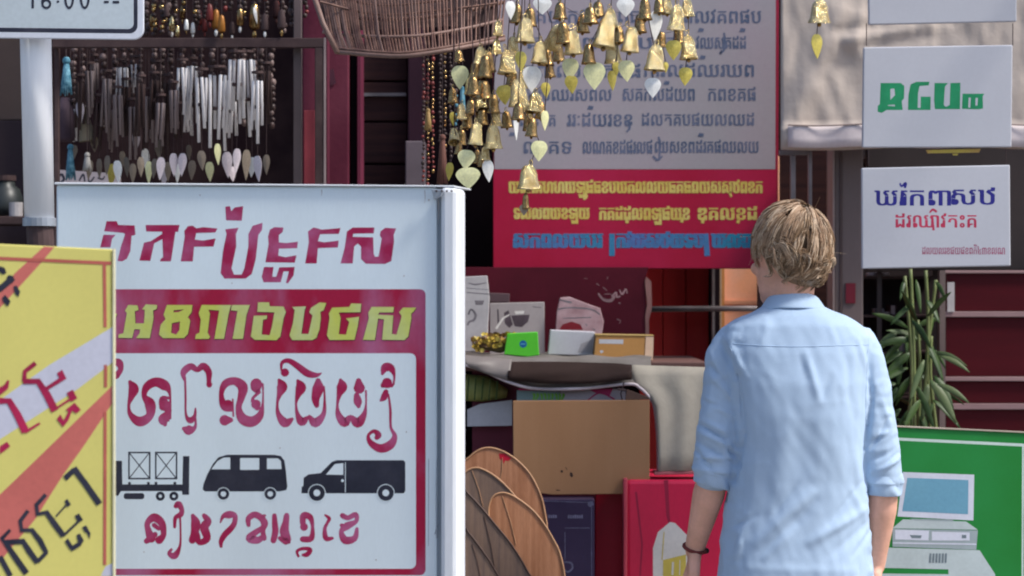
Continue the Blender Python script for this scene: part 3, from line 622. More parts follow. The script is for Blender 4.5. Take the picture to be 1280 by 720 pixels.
# dark shutter of boards behind
sh = thing('dark_shutter', 'dark wooden shutter of wide horizontal boards between mauve pillar and lettered board', 'shutter', (xat(500, 8.3), 8.35, 0))
zz = 0.0; i = 0
while zz < 2.85:
    h = .118+.012*R.random()
    MB().box(xat(448, 8.3), xat(508, 8.3), 8.35+R.uniform(0, .006), 8.39, zz, zz+h-.006).build('board', darkwood, sh, bevel=.003); zz += h; i += 1
MB().box(xat(510, 8.3), xat(530, 8.3), 8.30, 8.42, 0, 2.9).build('post', M('plum_post', (.065, .018, .03), .6), sh, bevel=.004)
MB().box(xat(530.4, 8.3), xat(640, 8.3), 8.42, 8.46, 0, 2.9).build('back_panel', darkwall, sh)
MB().box(xat(449, 8.3), xat(507, 8.3), 8.335, 8.349, zat(119, 8.3), zat(115, 8.3)).build('ledge', greysteel, sh)
bx = boxthing('grey_cabinet', 'small grey cabinet half hidden behind hanging bead strings', 'cabinet', M('cabinet_grey', (.13, .105, .12), .6), xat(508, 8.2), xat(532, 8.2), 8.12, 8.27, .3, zat(178, 8.2))
# inner room at the left
D = 8.6
boxthing('brown_partition', 'plain brown partition seen left of the white post', 'partition', tanwall, -3.2, xat(60, D), D, D+.08, zat(150, D), 2.9)
boxthing('dark_partition', 'dark lower partition below the plain brown one at the far left', 'partition', M('dark_plum', (.035, .02, .024), .7), -3.2, xat(63, D), D-.02, D+.08, 0, zat(151, D))
c = at(6, 258, 8.3)
t = thing('round_jar', 'round dark glass jar at the far left edge above the yellow signboard', 'jar', (c.x, c.y, c.z-.03))
MB().lathe([(.001, -.03), (.05, -.03), (.06, 0), (.045, .05), (.03, .06), (.03, .075), (.001, .075)], 16, c).build('body', M('dark_glass', (.025, .03, .03), .4), t, smooth=True)
MB().lathe([(.001, .075), (.033, .075), (.033, .09), (.001, .09)], 16, c).build('lid', framem, t)
boxthing('jar_shelf', 'dark shelf under the jar at the far left edge', 'shelf', framem, -2.9, xat(66, 8.3), 8.2, 8.45, c.z-.055, c.z-.031)
p = at(15, 254, 8.25); 
t = thing('tin_lid', 'small pale tin leaning beside the jar on the left shelf', 'tin', (at(20, 262, 8.22).x, 8.22, c.z-.03)); MB().lathe([(.001, 0), (.02, 0), (.02, .04), (.001, .04)], 12, (at(20, 262, 8.22).x, 8.22, c.z-.0305)).build('can', pack_white, t)
# wall behind the chimes (dark) with maroon hangings
D = 8.5
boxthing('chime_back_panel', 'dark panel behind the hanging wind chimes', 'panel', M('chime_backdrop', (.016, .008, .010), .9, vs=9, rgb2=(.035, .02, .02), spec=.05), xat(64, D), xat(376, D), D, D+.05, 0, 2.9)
t = thing('white_shelf_board', 'narrow white shelf board with dark scrawls above the white signboard at left', 'board', (xat(100, 7.6), 7.6, zat(234, 7.6)))
pl = Plane(100, 225, 7.6)
slab('board', pl, [(70, 212), (150, 217), (150, 236), (70, 236)], -.015, 0, M('lilac_board', (.42, .37, .40), .6), t)
p = Print(pl); p.base = .0006
p.stroke([(72, 222, 3), (77, 218, 3), (80, 224, 3), (76, 228, 2.5)]); p.stroke([(99, 226, 2), (104, 218, 2.5), (106, 227, 2)]); p.stroke([(110, 219, 2), (112, 228, 2), (118, 221, 2)]); p.stroke([(122, 222, 2), (128, 224, 2), (131, 220, 1.5)])
p.build('scrawl', print_black, t)
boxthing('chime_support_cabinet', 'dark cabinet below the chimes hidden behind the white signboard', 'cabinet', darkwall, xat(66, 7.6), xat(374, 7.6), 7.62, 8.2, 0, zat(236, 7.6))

# display rack frame
D = 7.2
rk = thing('chime_rack', 'brown steel rack frame from which the wind chimes hang', 'rack', (xat(230, D), D, 0))
MB().box(xat(66, D), xat(405, D), D-.015, D+.015, zat(60, D), zat(48, D)).build('crossbar', framem, rk, bevel=.002)
MB().box(xat(394, D), xat(405, D), D-.0145, D+.0145, 0, zat(60.2, D)).build('upright', framem, rk, bevel=.002)
MB().box(xat(405.2, D), xat(407.5, D), D-.016, D+.0, 0, zat(47.5, D)).build('edge_strip', M('pale_edge', (.30, .23, .22), .4), rk)
MB().box(xat(366, D), xat(376, D), D+.02, D+.05, 0, 2.7).build('upright', M('taupe_steel', (.13, .095, .09), .5), rk, bevel=.002)
MB().box(xat(66, D), xat(72, D), D+.02, D+.04, 0, 2.7).build('upright', framem, rk, bevel=.002)
MB().box(xat(66, D), xat(405, D), D+.0152, D+.04, 2.66, 2.70).build('top_bar', framem, rk, bevel=.002)
for k in range(9): a = at(372, 70+20*k, D+.0195); MB().lathe([(.0001, 0), (.0035, 0)], 6, (0, 0, 0)).v
for px in (386, 399): MB().box(xat(px, D)-.0, xat(px, D)+.004, D+.3, D+.304, zat(60, D), zat(50, D)).v

# wind chimes ---------------------------------------------------------------
def tube_mesh(name, r, l, mat):
    mb = MB(); mb.lathe([(r, 0), (r, -l), (r*.75, -l), (r*.75, -.01)], 8); return mb.mesh(name, mat, True)
def heart_outline(w_, h_, n=9, sharp=1.0):
    pts = []
    for i in range(n):
        t = i/n; an = math.pi*(.5-t*.5) if False else 0
        pts.append((.5*w_*math.sin(math.pi/2*(t if t > 0 else .0)), h_*(.36*math.cos(math.pi/2*t)-.035*math.cos(math.pi*.5*t)**12)))
    for i in range(n+1):
        t = i/n; pts.append((.5*w_*(1-t**1.45)+(.02*w_ if t >= 1 else 0), -h_*.64*t))
    left = [(-x, y) for x, y in pts[1:-1]][::-1]
    pts = pts+left
    return pts
def leaf_mesh(name, w_, h_, mat, tipup=False, bend=.0):
    o = heart_outline(w_, h_); n = len(o); v = []
    for d in (-.0006, .0006):
        v += [(x, d+bend*(x*x)/w_, y) for x, y in o]
    v += [(0, -.0022, 0), (0, .0008, 0)]
    f = []
    for i in range(n):
        j = (i+1) % n; f += [(j, i, 2*n), (n+i, n+j, 2*n+1), (i, j, n+j, n+i)]
    me = bpy.data.meshes.new(name); me.from_pydata(v, [], f); me.materials.append(mat); me.update(); return me
leaf_g = leaf_mesh('leaf', 1, 1, leafgold); leaf_s = leaf_mesh('leaf', 1, 1, leafsilver); leaf_o = leaf_mesh('leaf', 1, 1, leafolive)
leaf_p = leaf_mesh('leaf', 1, 1, pendant); leaf_t = leaf_mesh('leaf', 1, 1, pendant2)
LM = dict(g=leaf_g, s=leaf_s, o=leaf_o, p=leaf_p, t=leaf_t)
def put_leaf(kind, px, py, w_, h_, D, parent, rz=0, ry=0):
    c = at(px, py, D); s_ = K*D
    # centre of outline sits at 0.12 h below its own origin
    return inst('leaf_pendant', LM[kind], parent, (c.x, D, c.z+.12*h_*s_), (0, ry, rz), (w_*s_, 1, h_*s_))
def chime(label, px, top, ntube, length, spread, mat, leaf=None, D=7.2, r=.0045, group='wind chimes hanging on the rack', drop=20, cap=None):
    c = at(px, top, D); t = thing('wind_chime', label, 'wind chime', (c.x, D, c.z), group)
    zbar = zat(60, 7.2)
    MB().tube([(c.x, D, max(zbar, c.z+.02)), (c.x, D, c.z)], .001, 5).build('cord', cordm, t)
    s_ = K*D; rad = spread*s_/2
    MB().lathe([(.001, .006), (rad+.004, .006), (rad+.004, 0), (.001, 0)], 14, c).build('top_disc', cap or framem, t)
    for k in range(ntube):
        a = 2*math.pi*(k+.3)/ntube; l = length*s_*R.uniform(.68, 1.04)
        x, y = c.x+rad*math.cos(a), D+rad*math.sin(a)*.9
        MB().tube([(x, y, c.z), (x, y, c.z-.02)], .0007, 4, False).build('string', cordm, t)
        inst('tube', tube_mesh('tube', r, l, mat), t, (x, y, c.z-.018), (R.uniform(-.07, .07), R.uniform(-.06, .06), 0))
    if leaf:
        kd, lw, lh, ly = leaf
        MB().tube([(c.x, D, c.z), (c.x, D, zat(ly-lh*.4, D))], .0007, 4, False).build('clapper_string', cordm, t)
        MB().lathe([(.001, .004), (rad*.7, .004), (rad*.7, -.004), (.001, -.004)], 12, (c.x, D, c.z-length*s_*.55)).build('clapper', framem, t)
        put_leaf(kd, px, ly, lw, lh, D, t, R.uniform(-.7, .7), R.uniform(-.12, .12))
    return t
ords = ['first', 'second', 'third', 'fourth', 'fifth', 'sixth', 'seventh', 'eighth', 'ninth', 'tenth', 'eleventh', 'twelfth', 'thirteenth', 'fourteenth', 'fifteenth', 'sixteenth', 'seventeenth', 'eighteenth', 'nineteenth', 'twentieth', 'twenty-first', 'twenty-second', 'twenty-third', 'twenty-fourth']
# bright tubes (px, top, n, length, spread, r, leaf, D)
bright = [(228, 76, 3, 62, 11, .0038, ('p', 11, 30, 205), 7.18), (240, 74, 3, 80, 11, .0042, ('t', 10, 26, 212), 7.26), (252, 88, 3, 78, 13, .0040, ('t', 11, 26, 200), 7.14), (272, 85, 4, 92, 20, .0043, ('g', 9, 28, 192), 7.16),
          (284, 92, 3, 86, 13, .0040, ('p', 13, 34, 205), 7.25), (296, 66, 4, 72, 18, .0043, ('p', 11, 32, 200), 7.16), (308, 66, 5, 106, 19, .0043, ('t', 12, 40, 205), 7.2), (322, 92, 3, 76, 11, .0040, ('p', 13, 34, 210), 7.13)]
for i, (px, top, n, ln, sp, r, lf, D_) in enumerate(bright):
    chime('bright silver tube wind chime, %s from the left of the shiny tube group' % ords[i], px, top, n, ln, sp, alu, lf, D_, r)
dark = [(100, 95, 'p', 140, 0), (112, 80, 't', 212, 1), (124, 120, 't', 210, 0), (134, 90, 't', 206, 1), (147, 110, 's', 214, 1), (158, 100, 't', 208, 0), (166, 125, 't', 216, 1), (176, 96, 't', 208, 0), (186, 112, 'g', 215, 1), (193, 92, 't', 210, 0),
        (201, 120, 'p', 210, 1), (210, 95, 't', 214, 0), (217, 104, 'p', 205, 1), (333, 80, 't', 205, 0)]
for i, (px, top, kd, ly, lt) in enumerate(dark):
    chime('dark tube wind chime, %s from the left, with %s pendant' % (ords[i], {'p': 'a mauve', 't': 'a taupe', 's': 'a pale', 'g': 'a golden'}[kd]), px, top, 5, 60+R.randint(-10, 18), 9, dullalu if lt else darktube, (kd, 9 if kd in 'tg' else 11, 26 if kd in 't' else 30, ly), 7.12+.2*R.random(), .0036)
more = [(92, 128, 't', 190, 0), (118, 70, 't', 180, 1), (140, 128, 'o', 219, 0), (153, 76, 't', 198, 0), (170, 72, 'p', 176, 1), (182, 132, 's', 200, 1), (198, 78, 't', 186, 0), (206, 134, 'p', 218, 0), (222, 130, 's', 216, 1), (236, 118, 't', 190, 0), (262, 112, 'g', 214, 0), (290, 118, 'p', 217, 1), (315, 122, 's', 208, 0)]
for i, (px, top, kd, ly, lt) in enumerate(more):
    chime('short back row wind chime, %s from the left, partly hidden by the front chimes' % ords[i], px, top, R.choice([3, 4, 6]), 40+R.randint(-8, 22), R.choice([7, 9, 12]), R.choice([dullalu, darktube, alu]), (kd, R.choice([8, 11, 14]), R.choice([20, 26, 32]), ly), 7.3+.1*R.random(), R.choice([.0026, .0034, .0042]), 'back row of wind chimes on the rack')
# second row of dark strings of shells / beads behind, each a thing
def bead_string(label, px, y0, y1, D, mats, step=.016, r=.006, group=None, parentbar=True):
    a, b = at(px, y0, D), at(px, y1, D); t = thing('bead_string', label, 'bead string', (a.x, D, b.z), group)
    MB().tube([a, b], .0007, 4).build('cord', cordm, t)
    groups_ = {}
    z = a.z; k = 0
    while z > b.z:
        m = R.choice(mats); groups_.setdefault(m.name, [m, MB()])
        groups_[m.name][1].sphere((a.x+R.uniform(-.4, .4)*r, D+R.uniform(-.3, .3)*r, z), r*R.uniform(.7, 1.1), 7, sz=R.uniform(.8, 1.4)); z -= step*R.uniform(.8, 1.2); k += 1
    for nm, (m, mb) in groups_.items(): mb.build('beads', m, t, smooth=True, kind='stuff')
    return t
shellm = M('dull_shell', (.16, .11, .10), .5, vs=30, var=.4); shelld = M('dark_shell', (.045, .025, .022), .5, vs=30, var=.4)
redbead = M('red_bead', (.20, .035, .03), .4, vs=30, var=.3)
for i in range(21):
    px = 92+i*12.4+R.uniform(-3, 3)
    bead_string('short string of dull shells behind the chimes, %s from the left' % ords[i], px, 62, R.uniform(105, 165), 7.35+.1*R.random(), [shellm, shelld, shelld], .017, .0085, 'shell strings hung between the wind chimes')
for i in range(22):
    px = 184+i*9.4+R.uniform(-3, 3)
    bead_string('short dark trinket string above the crossbar, %s from the left' % ords[i], px, -14, R.uniform(14, 46), 7.24+.1*R.random(), R.choice([[shellm, shelld, shelld], [shelld, redbead, shelld], [shelld, old_brass, shelld]]), .012, .0075, 'dark trinket strings above the crossbar')
# teal tassels
def tassel(label, px, y0, y1, wd, D, mat, flare=1.5):
    a = at(px, y0, D); b = at(px, y1, D); s_ = K*D; t = thing('tassel', label, 'tassel', (a.x, D, b.z))
    MB().sphere((a.x, D, a.z), wd*s_*.32, 10).build('knot', mat, t, smooth=True)
    for k in range(16):
        an = 2*math.pi*k/16; rr = wd*s_*.5
        MB().tube([(a.x+.2*rr*math.cos(an), D+.2*rr*math.sin(an), a.z), (a.x+rr*.55*math.cos(an), D+rr*.55*math.sin(an), (a.z+b.z)/2), (a.x+rr*math.cos(an)*R.uniform(.7, 1), D+rr*math.sin(an), b.z+R.uniform(0, .01))], [.003, .003, .0015], 5).build('strand', mat, t, smooth=True)
    MB().tube([(a.x, D, zat(60, D)), (a.x, D, a.z)], .001, 4).build('cord', cordm, t)
tassel('upper teal tassel at the left end of the chime rack', 83, 76, 120, 16, 7.15, tealm)
tassel('lower teal tassel just above the white signboard', 88, 184, 226, 13, 7.3, tealm)
tassel('pale grey tassel right of the lower teal tassel', 109, 194, 216, 12, 7.25, M('pale_tassel', (.36, .34, .31), .8))
# khaki bags
t = thing('paper_cone', 'khaki paper cone hanging near the left end of the rack', 'paper cone', (xat(108, 7.3), 7.3, zat(175, 7.3)))
MB().tube([at(103, 132, 7.3), at(110, 176, 7.3)], [.006, .024], 12).build('cone', M('khaki_paper', (.21, .17, .11), .8), t, smooth=False)
MB().tube([at(103, 60, 7.3), at(103, 132, 7.3)], .001, 4).build('cord', cordm, t)
t = thing('dark_pouch', 'dark plum cloth pouch between the two teal tassels', 'pouch', (xat(82, 7.35), 7.35, zat(176, 7.35)))
MB().tube([at(82, 122, 7.35), at(82, 140, 7.35), at(81, 172, 7.35), at(81, 177, 7.35)], [.012, .028, .034, .02], 12).build('bag', M('plum_cloth', (.07, .045, .06), .9), t, smooth=True)
MB().tube([at(82, 60, 7.35), at(82, 122, 7.35)], .001, 4).build('cord', cordm, t)
# trinkets above the crossbar
trk = [(190, 24, old_brass, 6), (201, 30, redorn, 5), (215, 28, brass, 7), (222, 38, brass, 5), (233, 30, leafsilver, 5), (241, 34, leafsilver, 5), (249, 20, redorn, 7), (256, 30, redorn, 6), (262, 14, redorn, 8), (270, 22, amber, 9), (277, 28, amber, 8), (300, 20, old_brass, 8), (318, 18, old_brass, 12), (331, 26, framem, 8), (352, 22, framem, 9), (208, 12, framem, 6), (228, 14, old_brass, 6), (290, 34, framem, 6), (345, 10, darkwood, 8)]
for i, (px, py, m, r) in enumerate(trk):
    D_ = 7.16+.15*R.random(); c = at(px, py, D_); s_ = K*D_
    t = thing('hanging_trinket', 'small hanging trinket above the crossbar, %s from the left' % ords[i], 'trinket', (c.x, D_, c.z), 'trinkets hanging above the crossbar')
    MB().tube([(c.x, D_, 2.67), c], .0008, 4).build('cord', cordm, t)
    MB().lathe([(.001, r*s_*1.2), (r*s_*.4, r*s_*.9), (r*s_*.55, 0), (r*s_*.6, -r*s_*1.3), (r*s_*.4, -r*s_*1.6), (.001, r*s_*.6)], 10, c, 1, .8).build('bell', m, t, smooth=True)
    MB().sphere((c.x, D_, c.z-r*s_*2.1), r*s_*.25, 8, sz=2.2).build('drop', R.choice([leafsilver, m, old_brass]), t, smooth=True)
inst('curved_blade', leaf_s, bpy.data.objects['hanging_trinket.012'], at(319, 16, 7.2)-OFF['hanging_trinket.012']*0, (0, -.2, .6), (.010, 1, .045))

# bead strings in the middle, in front of the shutter
for i, (px, y0, y1, m) in enumerate([(529, 66, 230, [redbead, shelld]), (535, 68, 232, [redbead, old_brass]), (541, 68, 215, [old_brass, redbead]), (550, 70, 222, [shelld, shelld]), (556, 66, 235, [shelld, old_brass]), (563, 68, 205, [shelld]), (570, 68, 190, [shelld, tealm])]):
    bead_string('long thin bead string right of the dark shutter, %s from the left' % ords[i], px, y0, y1, 6.95+.05*(i % 3), m, .011, .0045, 'bead strings below the woven basket')
tassel('small gold tassel on the bead strings in front of the dark shutter', 535, 138, 165, 9, 6.85, M('gold_thread', (.35, .22, .08), .6))
tassel('small teal tassel among the left bells', 578, 110, 152, 8, 6.5, tealm)
tassel('brown tassel hanging low beside the bead strings', 553, 172, 232, 14, 6.9, M('brown_thread', (.14, .06, .045), .8))

# ------------------------------------------------------------------ bamboo basket at the top
bk = thing('woven_basket', 'shallow brown bamboo basket hanging bottom up above the bells, its slats seen from below', 'basket', (xat(515, 6.6), 6.6, zat(70, 6.6)))
rimpts = [(421, 65), (440, 66.5), (470, 69), (505, 70), (545, 65), (585, 58), (630, 49)]
rim2 = [(404, 40), (420, 43), (450, 45), (490, 46), (530, 44), (580, 36), (628, 25)]
def rimtube(pts, D, r, nm, mat): MB().tube([at(x, y, D+.12*((x-510)/110)**2) for x, y in crom(pts, 6)], r, 7).build(nm, mat, bk, smooth=True)
rimtube(rimpts, 6.45, .0055, 'lower_rim', bamboo_rim)
rimtube([(a, b-4) for a, b in rimpts], 6.452, .004, 'lower_rim_binding', bamboo)
rimtube(rim2, 6.5, .0042, 'upper_rim', bamboo_rim)
rimtube([(a, b-22) for a, b in rim2[2:]], 6.56, .005, 'inner_hoop', bamboo)
rp = crom(rimpts, 10); n = 0
for k in range(0, len(rp)-1, 1):
    x, y = rp[k]; 
    lean = (x-560)*.10
    d_ = 6.455+.12*((x-510)/110)**2
    a = at(x, y-1, d_); b = at(x+lean*.5-R.uniform(0, 3), y-26-R.uniform(-2, 2), d_+.05); c = at(x+lean*1.3-3, -25, d_+.17)
    MB().tube([a, b, c], [.0026, .0024, .002], 4).build('slat', bamboo if R.random() < .8 else bamboo_rim, bk)
for k in range(2):
    pts = [(400, 2-10*k), (470, 18-12*k), (540, 14-12*k), (622, 4-12*k)]
    MB().tube([at(x, y, 6.60+.03*k) for x, y in crom(pts, 5)], .003, 5).build('weaver', bamboo, bk)
v = [at(404, 40, 6.64), at(622, 30, 6.64), at(622, -30, 6.74), at(396, -30, 6.74)]
obj('backing_mat', v+[a+Vector((0, .006, .006)) for a in v], [(3, 2, 1, 0), (4, 5, 6, 7), (0, 1, 5, 4), (1, 2, 6, 5), (2, 3, 7, 6), (3, 0, 4, 7)], M('dark_bamboo_mat', (.03, .013, .012), .7, vs=10, rgb2=(.06, .03, .025), stretch=(12, 1, 1)), bk)
MB().tube([at(384, -30, 6.52), at(404, 30, 6.47), at(422, 66, 6.45)], .0065, 7).build('edge_stake', bamboo_rim, bk, smooth=True)
for px in (430, 600): MB().tube([at(px, -20, 6.72), (xat(px, 6.72), 6.72, 2.62)], .0012, 5).build('cord', cordm, bk)

# frame carrying bells and basket
fr = thing('awning_frame', 'steel frame above the pavement from which bells and basket hang', 'frame', (.1, 7.35, 2.9))
for y in (6.25, 6.72, 7.1): MB().tube([(-1.4, y, 2.62), (1.6, y, 2.62)], .012, 10).build('crossbar', greysteel, fr, smooth=True)
for x in (-1.3, 0, 1.5): MB().tube([(x, 6.1, 2.645), (x, 8.5, 2.645)], .012, 10).build('arm', greysteel, fr, smooth=True)
for x in (-1.3, 1.5): MB().tube([(x, 8.45, 2.645), (x, 8.45, 2.95)], .012, 10).build('hanger', greysteel, fr, smooth=True)

# ------------------------------------------------------------------ brass bells
bell_prof = [(.02, 1.0), (.14, .985), (.24, .93), (.33, .80), (.385, .62), (.41, .42), (.45, .22), (.52, .08), (.55, .0), (.50, .0), (.46, .08), (.38, .35), (.33, .7), (.02, .9)]
bell_b = MB().lathe(bell_prof, 18).mesh('bell', brass, True); bell_o = MB().lathe(bell_prof, 18).mesh('bell', old_brass, True)
ring_prof = MB()
ring_prof.tube([(.11*math.cos(a), 0, 1.08+.11*math.sin(a)) for a in [2*math.pi*i/12 for i in range(13)]], .03, 6, False)
ring_me = ring_prof.mesh('bell_loop', brass, True)
def bell(parent, px, py, w_, h_, D, old=False, ry=0., rx=0.):
    s_ = K*D; c = at(px, py+h_/2, D); w_ = w_*1.22; h_ = h_*1.08; S = (w_*s_/1.1, w_*s_/1.1, h_*s_)
    rot = (rx+R.uniform(-.08, .08), ry+R.uniform(-.08, .08), R.uniform(0, 6))
    b = inst('bell', bell_o if old else bell_b, parent, c, rot, S)
    inst('bell_loop', ring_me, parent, c, (rot[0], rot[1], R.uniform(-1, 1)), S)
def strand(label, px, D, items, top=2.62):
    lo = max(i[1]+i[3]/2 for i in items); t = thing('bell_strand', label, 'bell strand', (xat(px, D), D, zat(lo, D)), 'strands of brass bells under the awning frame')
    pts = [(xat(px, D), D, top)]
    for it in sorted(items, key=lambda i: i[1]): pts.append(tuple(at(it[0], it[1]-it[3]*.42, D)))
    MB().tube(pts, .0011, 5, False).build('cord', cordm, t)
    for it in items:
        kind, = it[4:5]
        if kind in 'gsotp': put_leaf(kind, it[0], it[1], it[2], it[3], D-.002, t, it[5] if len(it) > 5 else R.uniform(-.35, .35), R.uniform(-.1, .1))
        else:
            bell(t, it[0], it[1], it[2], it[3], D, kind == 'O', it[5] if len(it) > 5 else 0)
            MB().sphere(at(it[0], it[1]+it[3]*.56, D), it[2]*.13*K*D, 8).build('clapper', old_brass, t, smooth=True)
    return t
STR = [
 ('a pale heart pendant at the height of the basket rim', 575, 6.32, [(575, 96, 22, 31, 'g', .1), (574, 70, 12, 14, 'O')]),
 ('a pair of overlapping pale hearts, lowest at the left', 584, 6.20, [(592, 108, 16, 22, 'O'), (594, 168, 17, 26, 'B'), (583, 199, 22, 26, 'g', .05), (585, 222, 31, 28, 'g', .05)]),
 ('a bell and small plain leaf, left edge of the bell group', 567, 6.35, [(568, 168, 13, 20, 'B', .6), (573, 186, 10, 14, 'O'), (562, 214, 10, 24, 'o')]),
 ('a narrow pale leaf beside the overlapping hearts', 610, 6.24, [(606, 84, 17, 26, 'O'), (605, 112, 18, 24, 'O'), (617, 172, 20, 28, 'B'), (606, 192, 12, 16, 'B'), (610, 213, 15, 29, 's', .3)]),
 ('small silvery bells by the right end of the basket', 622, 6.30, [(622, 36, 12, 18, 'B'), (621, 59, 12, 18, 'B'), (616, 130, 16, 22, 'O'), (602, 146, 16, 20, 'O')]),
 ('a white leaf at the very top left of the bells', 638, 6.30, [(638, 12, 14, 24, 's', .5), (634, 78, 21, 29, 'B'), (630, 118, 20, 26, 'o', .2), (620, 148, 14, 20, 'B')]),
 ('a dark bell high up and a long narrow leaf below', 656, 6.22, [(656, 39, 22, 28, 'B'), (651, 76, 15, 26, 'o', .2), (649, 117, 23, 32, 'B'), (645, 158, 10, 34, 's', .9)]),
 ('a broad tilted pale leaf in the middle', 668, 6.27, [(674, 66, 18, 26, 'B'), (665, 98, 25, 34, 's', .3), (668, 128, 18, 22, 'B'), (662, 150, 15, 26, 'O')]),
 ('a white leaf at the top between two bells', 678, 6.31, [(678, 7, 24, 22, 's', .1), (690, 42, 20, 30, 'B', .75), (681, 150, 14, 26, 'g', .8)]),
 ('one low bell hanging alone over the magenta board', 661, 6.14, [(648, 140, 16, 20, 'O'), (664, 160, 14, 22, 'O'), (674, 188, 21, 27, 'g', .1), (661, 222, 25, 28, 'B'), (657, 252, 9, 18, 'O'), (655, 262, 14, 14, 't', .6)]),
 ('a round topped pale leaf over an orange one', 716, 6.26, [(705, 42, 18, 26, 'O'), (717, 54, 21, 28, 'B'), (714, 105, 17, 24, 'o', .2), (713, 86, 21, 29, 'g', .1)]),
 ('a large dented bell and the broadest pale heart', 745, 6.18, [(738, 20, 18, 20, 'O'), (754, 40, 25, 38, 'B', -.1), (736, 68, 16, 24, 'O'), (743, 94, 28, 36, 'g', .05)]),
 ('a dim yellow leaf between the two broad hearts', 765, 6.42, [(767, 66, 20, 26, 'B'), (748, 12, 16, 18, 'O'), (765, 100, 13, 26, 'o', .5)]),
 ('a small pale heart below a bell at centre', 783, 6.22, [(782, 9, 23, 24, 's', .1), (787, 50, 20, 30, 'B'), (783, 88, 21, 28, 'g', .1)]),
 ('the whitest heart, lowest of the right half', 817, 6.16, [(806, 12, 16, 26, 'O'), (818, 73, 23, 30, 'B'), (816, 109, 21, 26, 's', .1)]),
 ('a long pale leaf near the top of the right half', 820, 6.30, [(824, 8, 14, 18, 'O'), (820, 31, 18, 40, 's', .45)]),
 ('a bell over an orange yellow leaf at right', 843, 6.24, [(845, 23, 20, 30, 'B'), (842, 62, 20, 26, 'o', .1)]),
 ('a dim leaf with a bell above, rightmost of the group', 860, 6.28, [(860, 10, 15, 22, 'B'), (861, 60, 20, 28, 'B'), (857, 95, 18, 24, 'o', .2)]),
 ('small dark bells half hidden behind the other strands', 698, 6.45, [(700, 14, 16, 20, 'O'), (698, 66, 16, 22, 'O'), (688, 88, 12, 18, 'O'), (728, 30, 16, 22, 'O')]),
 ('brown bells packed behind the left cluster', 612, 6.42, [(611, 78, 16, 24, 'O'), (594, 88, 14, 20, 'O'), (596, 130, 16, 22, 'O'), (584, 150, 14, 20, 'O'), (634, 150, 14, 20, 'O')]),
]
STR += [
 ('small golden bells just right of the basket end', 645, 6.38, [(646, 18, 16, 22, 'O'), (642, 58, 15, 22, 'B'), (640, 98, 15, 20, 'O'), (655, 100, 15, 22, 'B')]),
 ('three overlapping bells left of the magenta board corner', 600, 6.30, [(600, 70, 15, 20, 'B'), (588, 108, 14, 20, 'B'), (601, 124, 16, 22, 'B'), (589, 134, 14, 18, 'O'), (603, 200, 11, 16, 'O')]),
 ('dark golden bells between the two broad hearts and the basket', 664, 6.36, [(662, 22, 16, 22, 'O'), (684, 72, 15, 20, 'O'), (682, 112, 13, 20, 'o', .4), (655, 134, 14, 20, 'B'), (676, 138, 14, 20, 'O')]),
 ('small bells high up right of the centre', 768, 6.40, [(764, 24, 17, 24, 'B'), (774, 44, 15, 20, 'O'), (800, 30, 15, 22, 'O'), (770, 86, 10, 18, 'o', .3)]),
 ('small bells packed at the top right', 834, 6.36, [(834, 8, 15, 20, 'B'), (826, 50, 13, 18, 'O'), (850, 46, 14, 20, 'O'), (832, 84, 8, 14, 'o', .4)]),
 ('olive leaves and tiny bells at the far left', 572, 6.40, [(566, 120, 12, 18, 'O'), (577, 140, 12, 18, 'B'), (566, 148, 9, 18, 'o', .5), (576, 172, 13, 18, 'O'), (597, 196, 10, 16, 'O')])]
for lb, px, D_, items in STR: strand('brass bell strand with '+lb, px, D_, items)
rs = strand('single bell with a twisted olive leaf hanging alone at upper right', 1023, 6.9, [(1024, 15, 24, 28, 'B'), (1021, 57, 18, 32, 'o', .6)], top=2.62)
# ------------------------------------------------------------------ market counter
DC = 7.5
ZT = zat(446, 7.6)
xl, xr = xat(560, DC), xat(885, DC)
ct = thing('market_counter', 'high red market counter under the grey vinyl cover', 'counter', ((xl+xr)/2, DC, 0))
MB().box(xl-.1, xr, DC, DC+.72, ZT-.035, ZT-.012).build('top_board', M('counter_wood', (.12, .06, .05), .7), ct, bevel=.003)
MB().box(xat(590, DC), xat(746, DC), DC+.05, DC+.08, .02, ZT-.036).build('front_panel', M('dark_wine_panel', (.11, .012, .028), .6, vs=5, var=.2), ct)
MB().box(xat(744, 7.44), xat(781, 7.44), 7.43, 7.45, .02, zat(560, 7.44)).build('red_front_panel', redpanel, ct, bevel=.002)
for x in (xl-.05, xr-.08): MB().box(x, x+.05, DC+.1, DC+.15, 0, ZT-.036).build('leg', framem, ct)
for x in (xl-.05, xr-.08): MB().box(x, x+.05, DC+.6, DC+.65, 0, ZT-.036).build('leg', framem, ct)
# white shelf paper and packets showing under the cover
shp = tag(slab('shelf_paper', Plane(620, 520, 7.52), [(584, 512), (600, 505), (640, 500), (640, 532), (584, 533)], -.004, 0, paper, None), 'white paper lining the shelf edge left of the cardboard', 'paper')
t = thing('striped_packet', 'olive green striped packet lying under the edge of the vinyl cover', 'packet', (xat(600, 7.5), 7.5, zat(508, 7.5)))
MB().tube([at(578, 484, 7.56), at(606, 486, 7.54), at(634, 492, 7.54)], [.036, .035, .012], 14).build('bag', bookgreen, t, smooth=True)
for k in range(5): MB().tube([at(586+9*k, 470+1.5*k, 7.475), at(584+9*k, 500, 7.475)], .0022, 5).build('stripe', M('olive_stripe', (.05, .09, .02), .6), t)
t = thing('leaflet_stack', 'thin leaflets with green and magenta print above the cardboard', 'leaflets', (xat(720, 7.42), 7.42, zat(500, 7.42)))
pl = Plane(720, 494, 7.44)
slab('leaflet', pl, [(646, 488), (700, 489), (700, 503), (646, 503)], -.01, 0, M('leaflet_teal', (.20, .28, .27), .5), t)
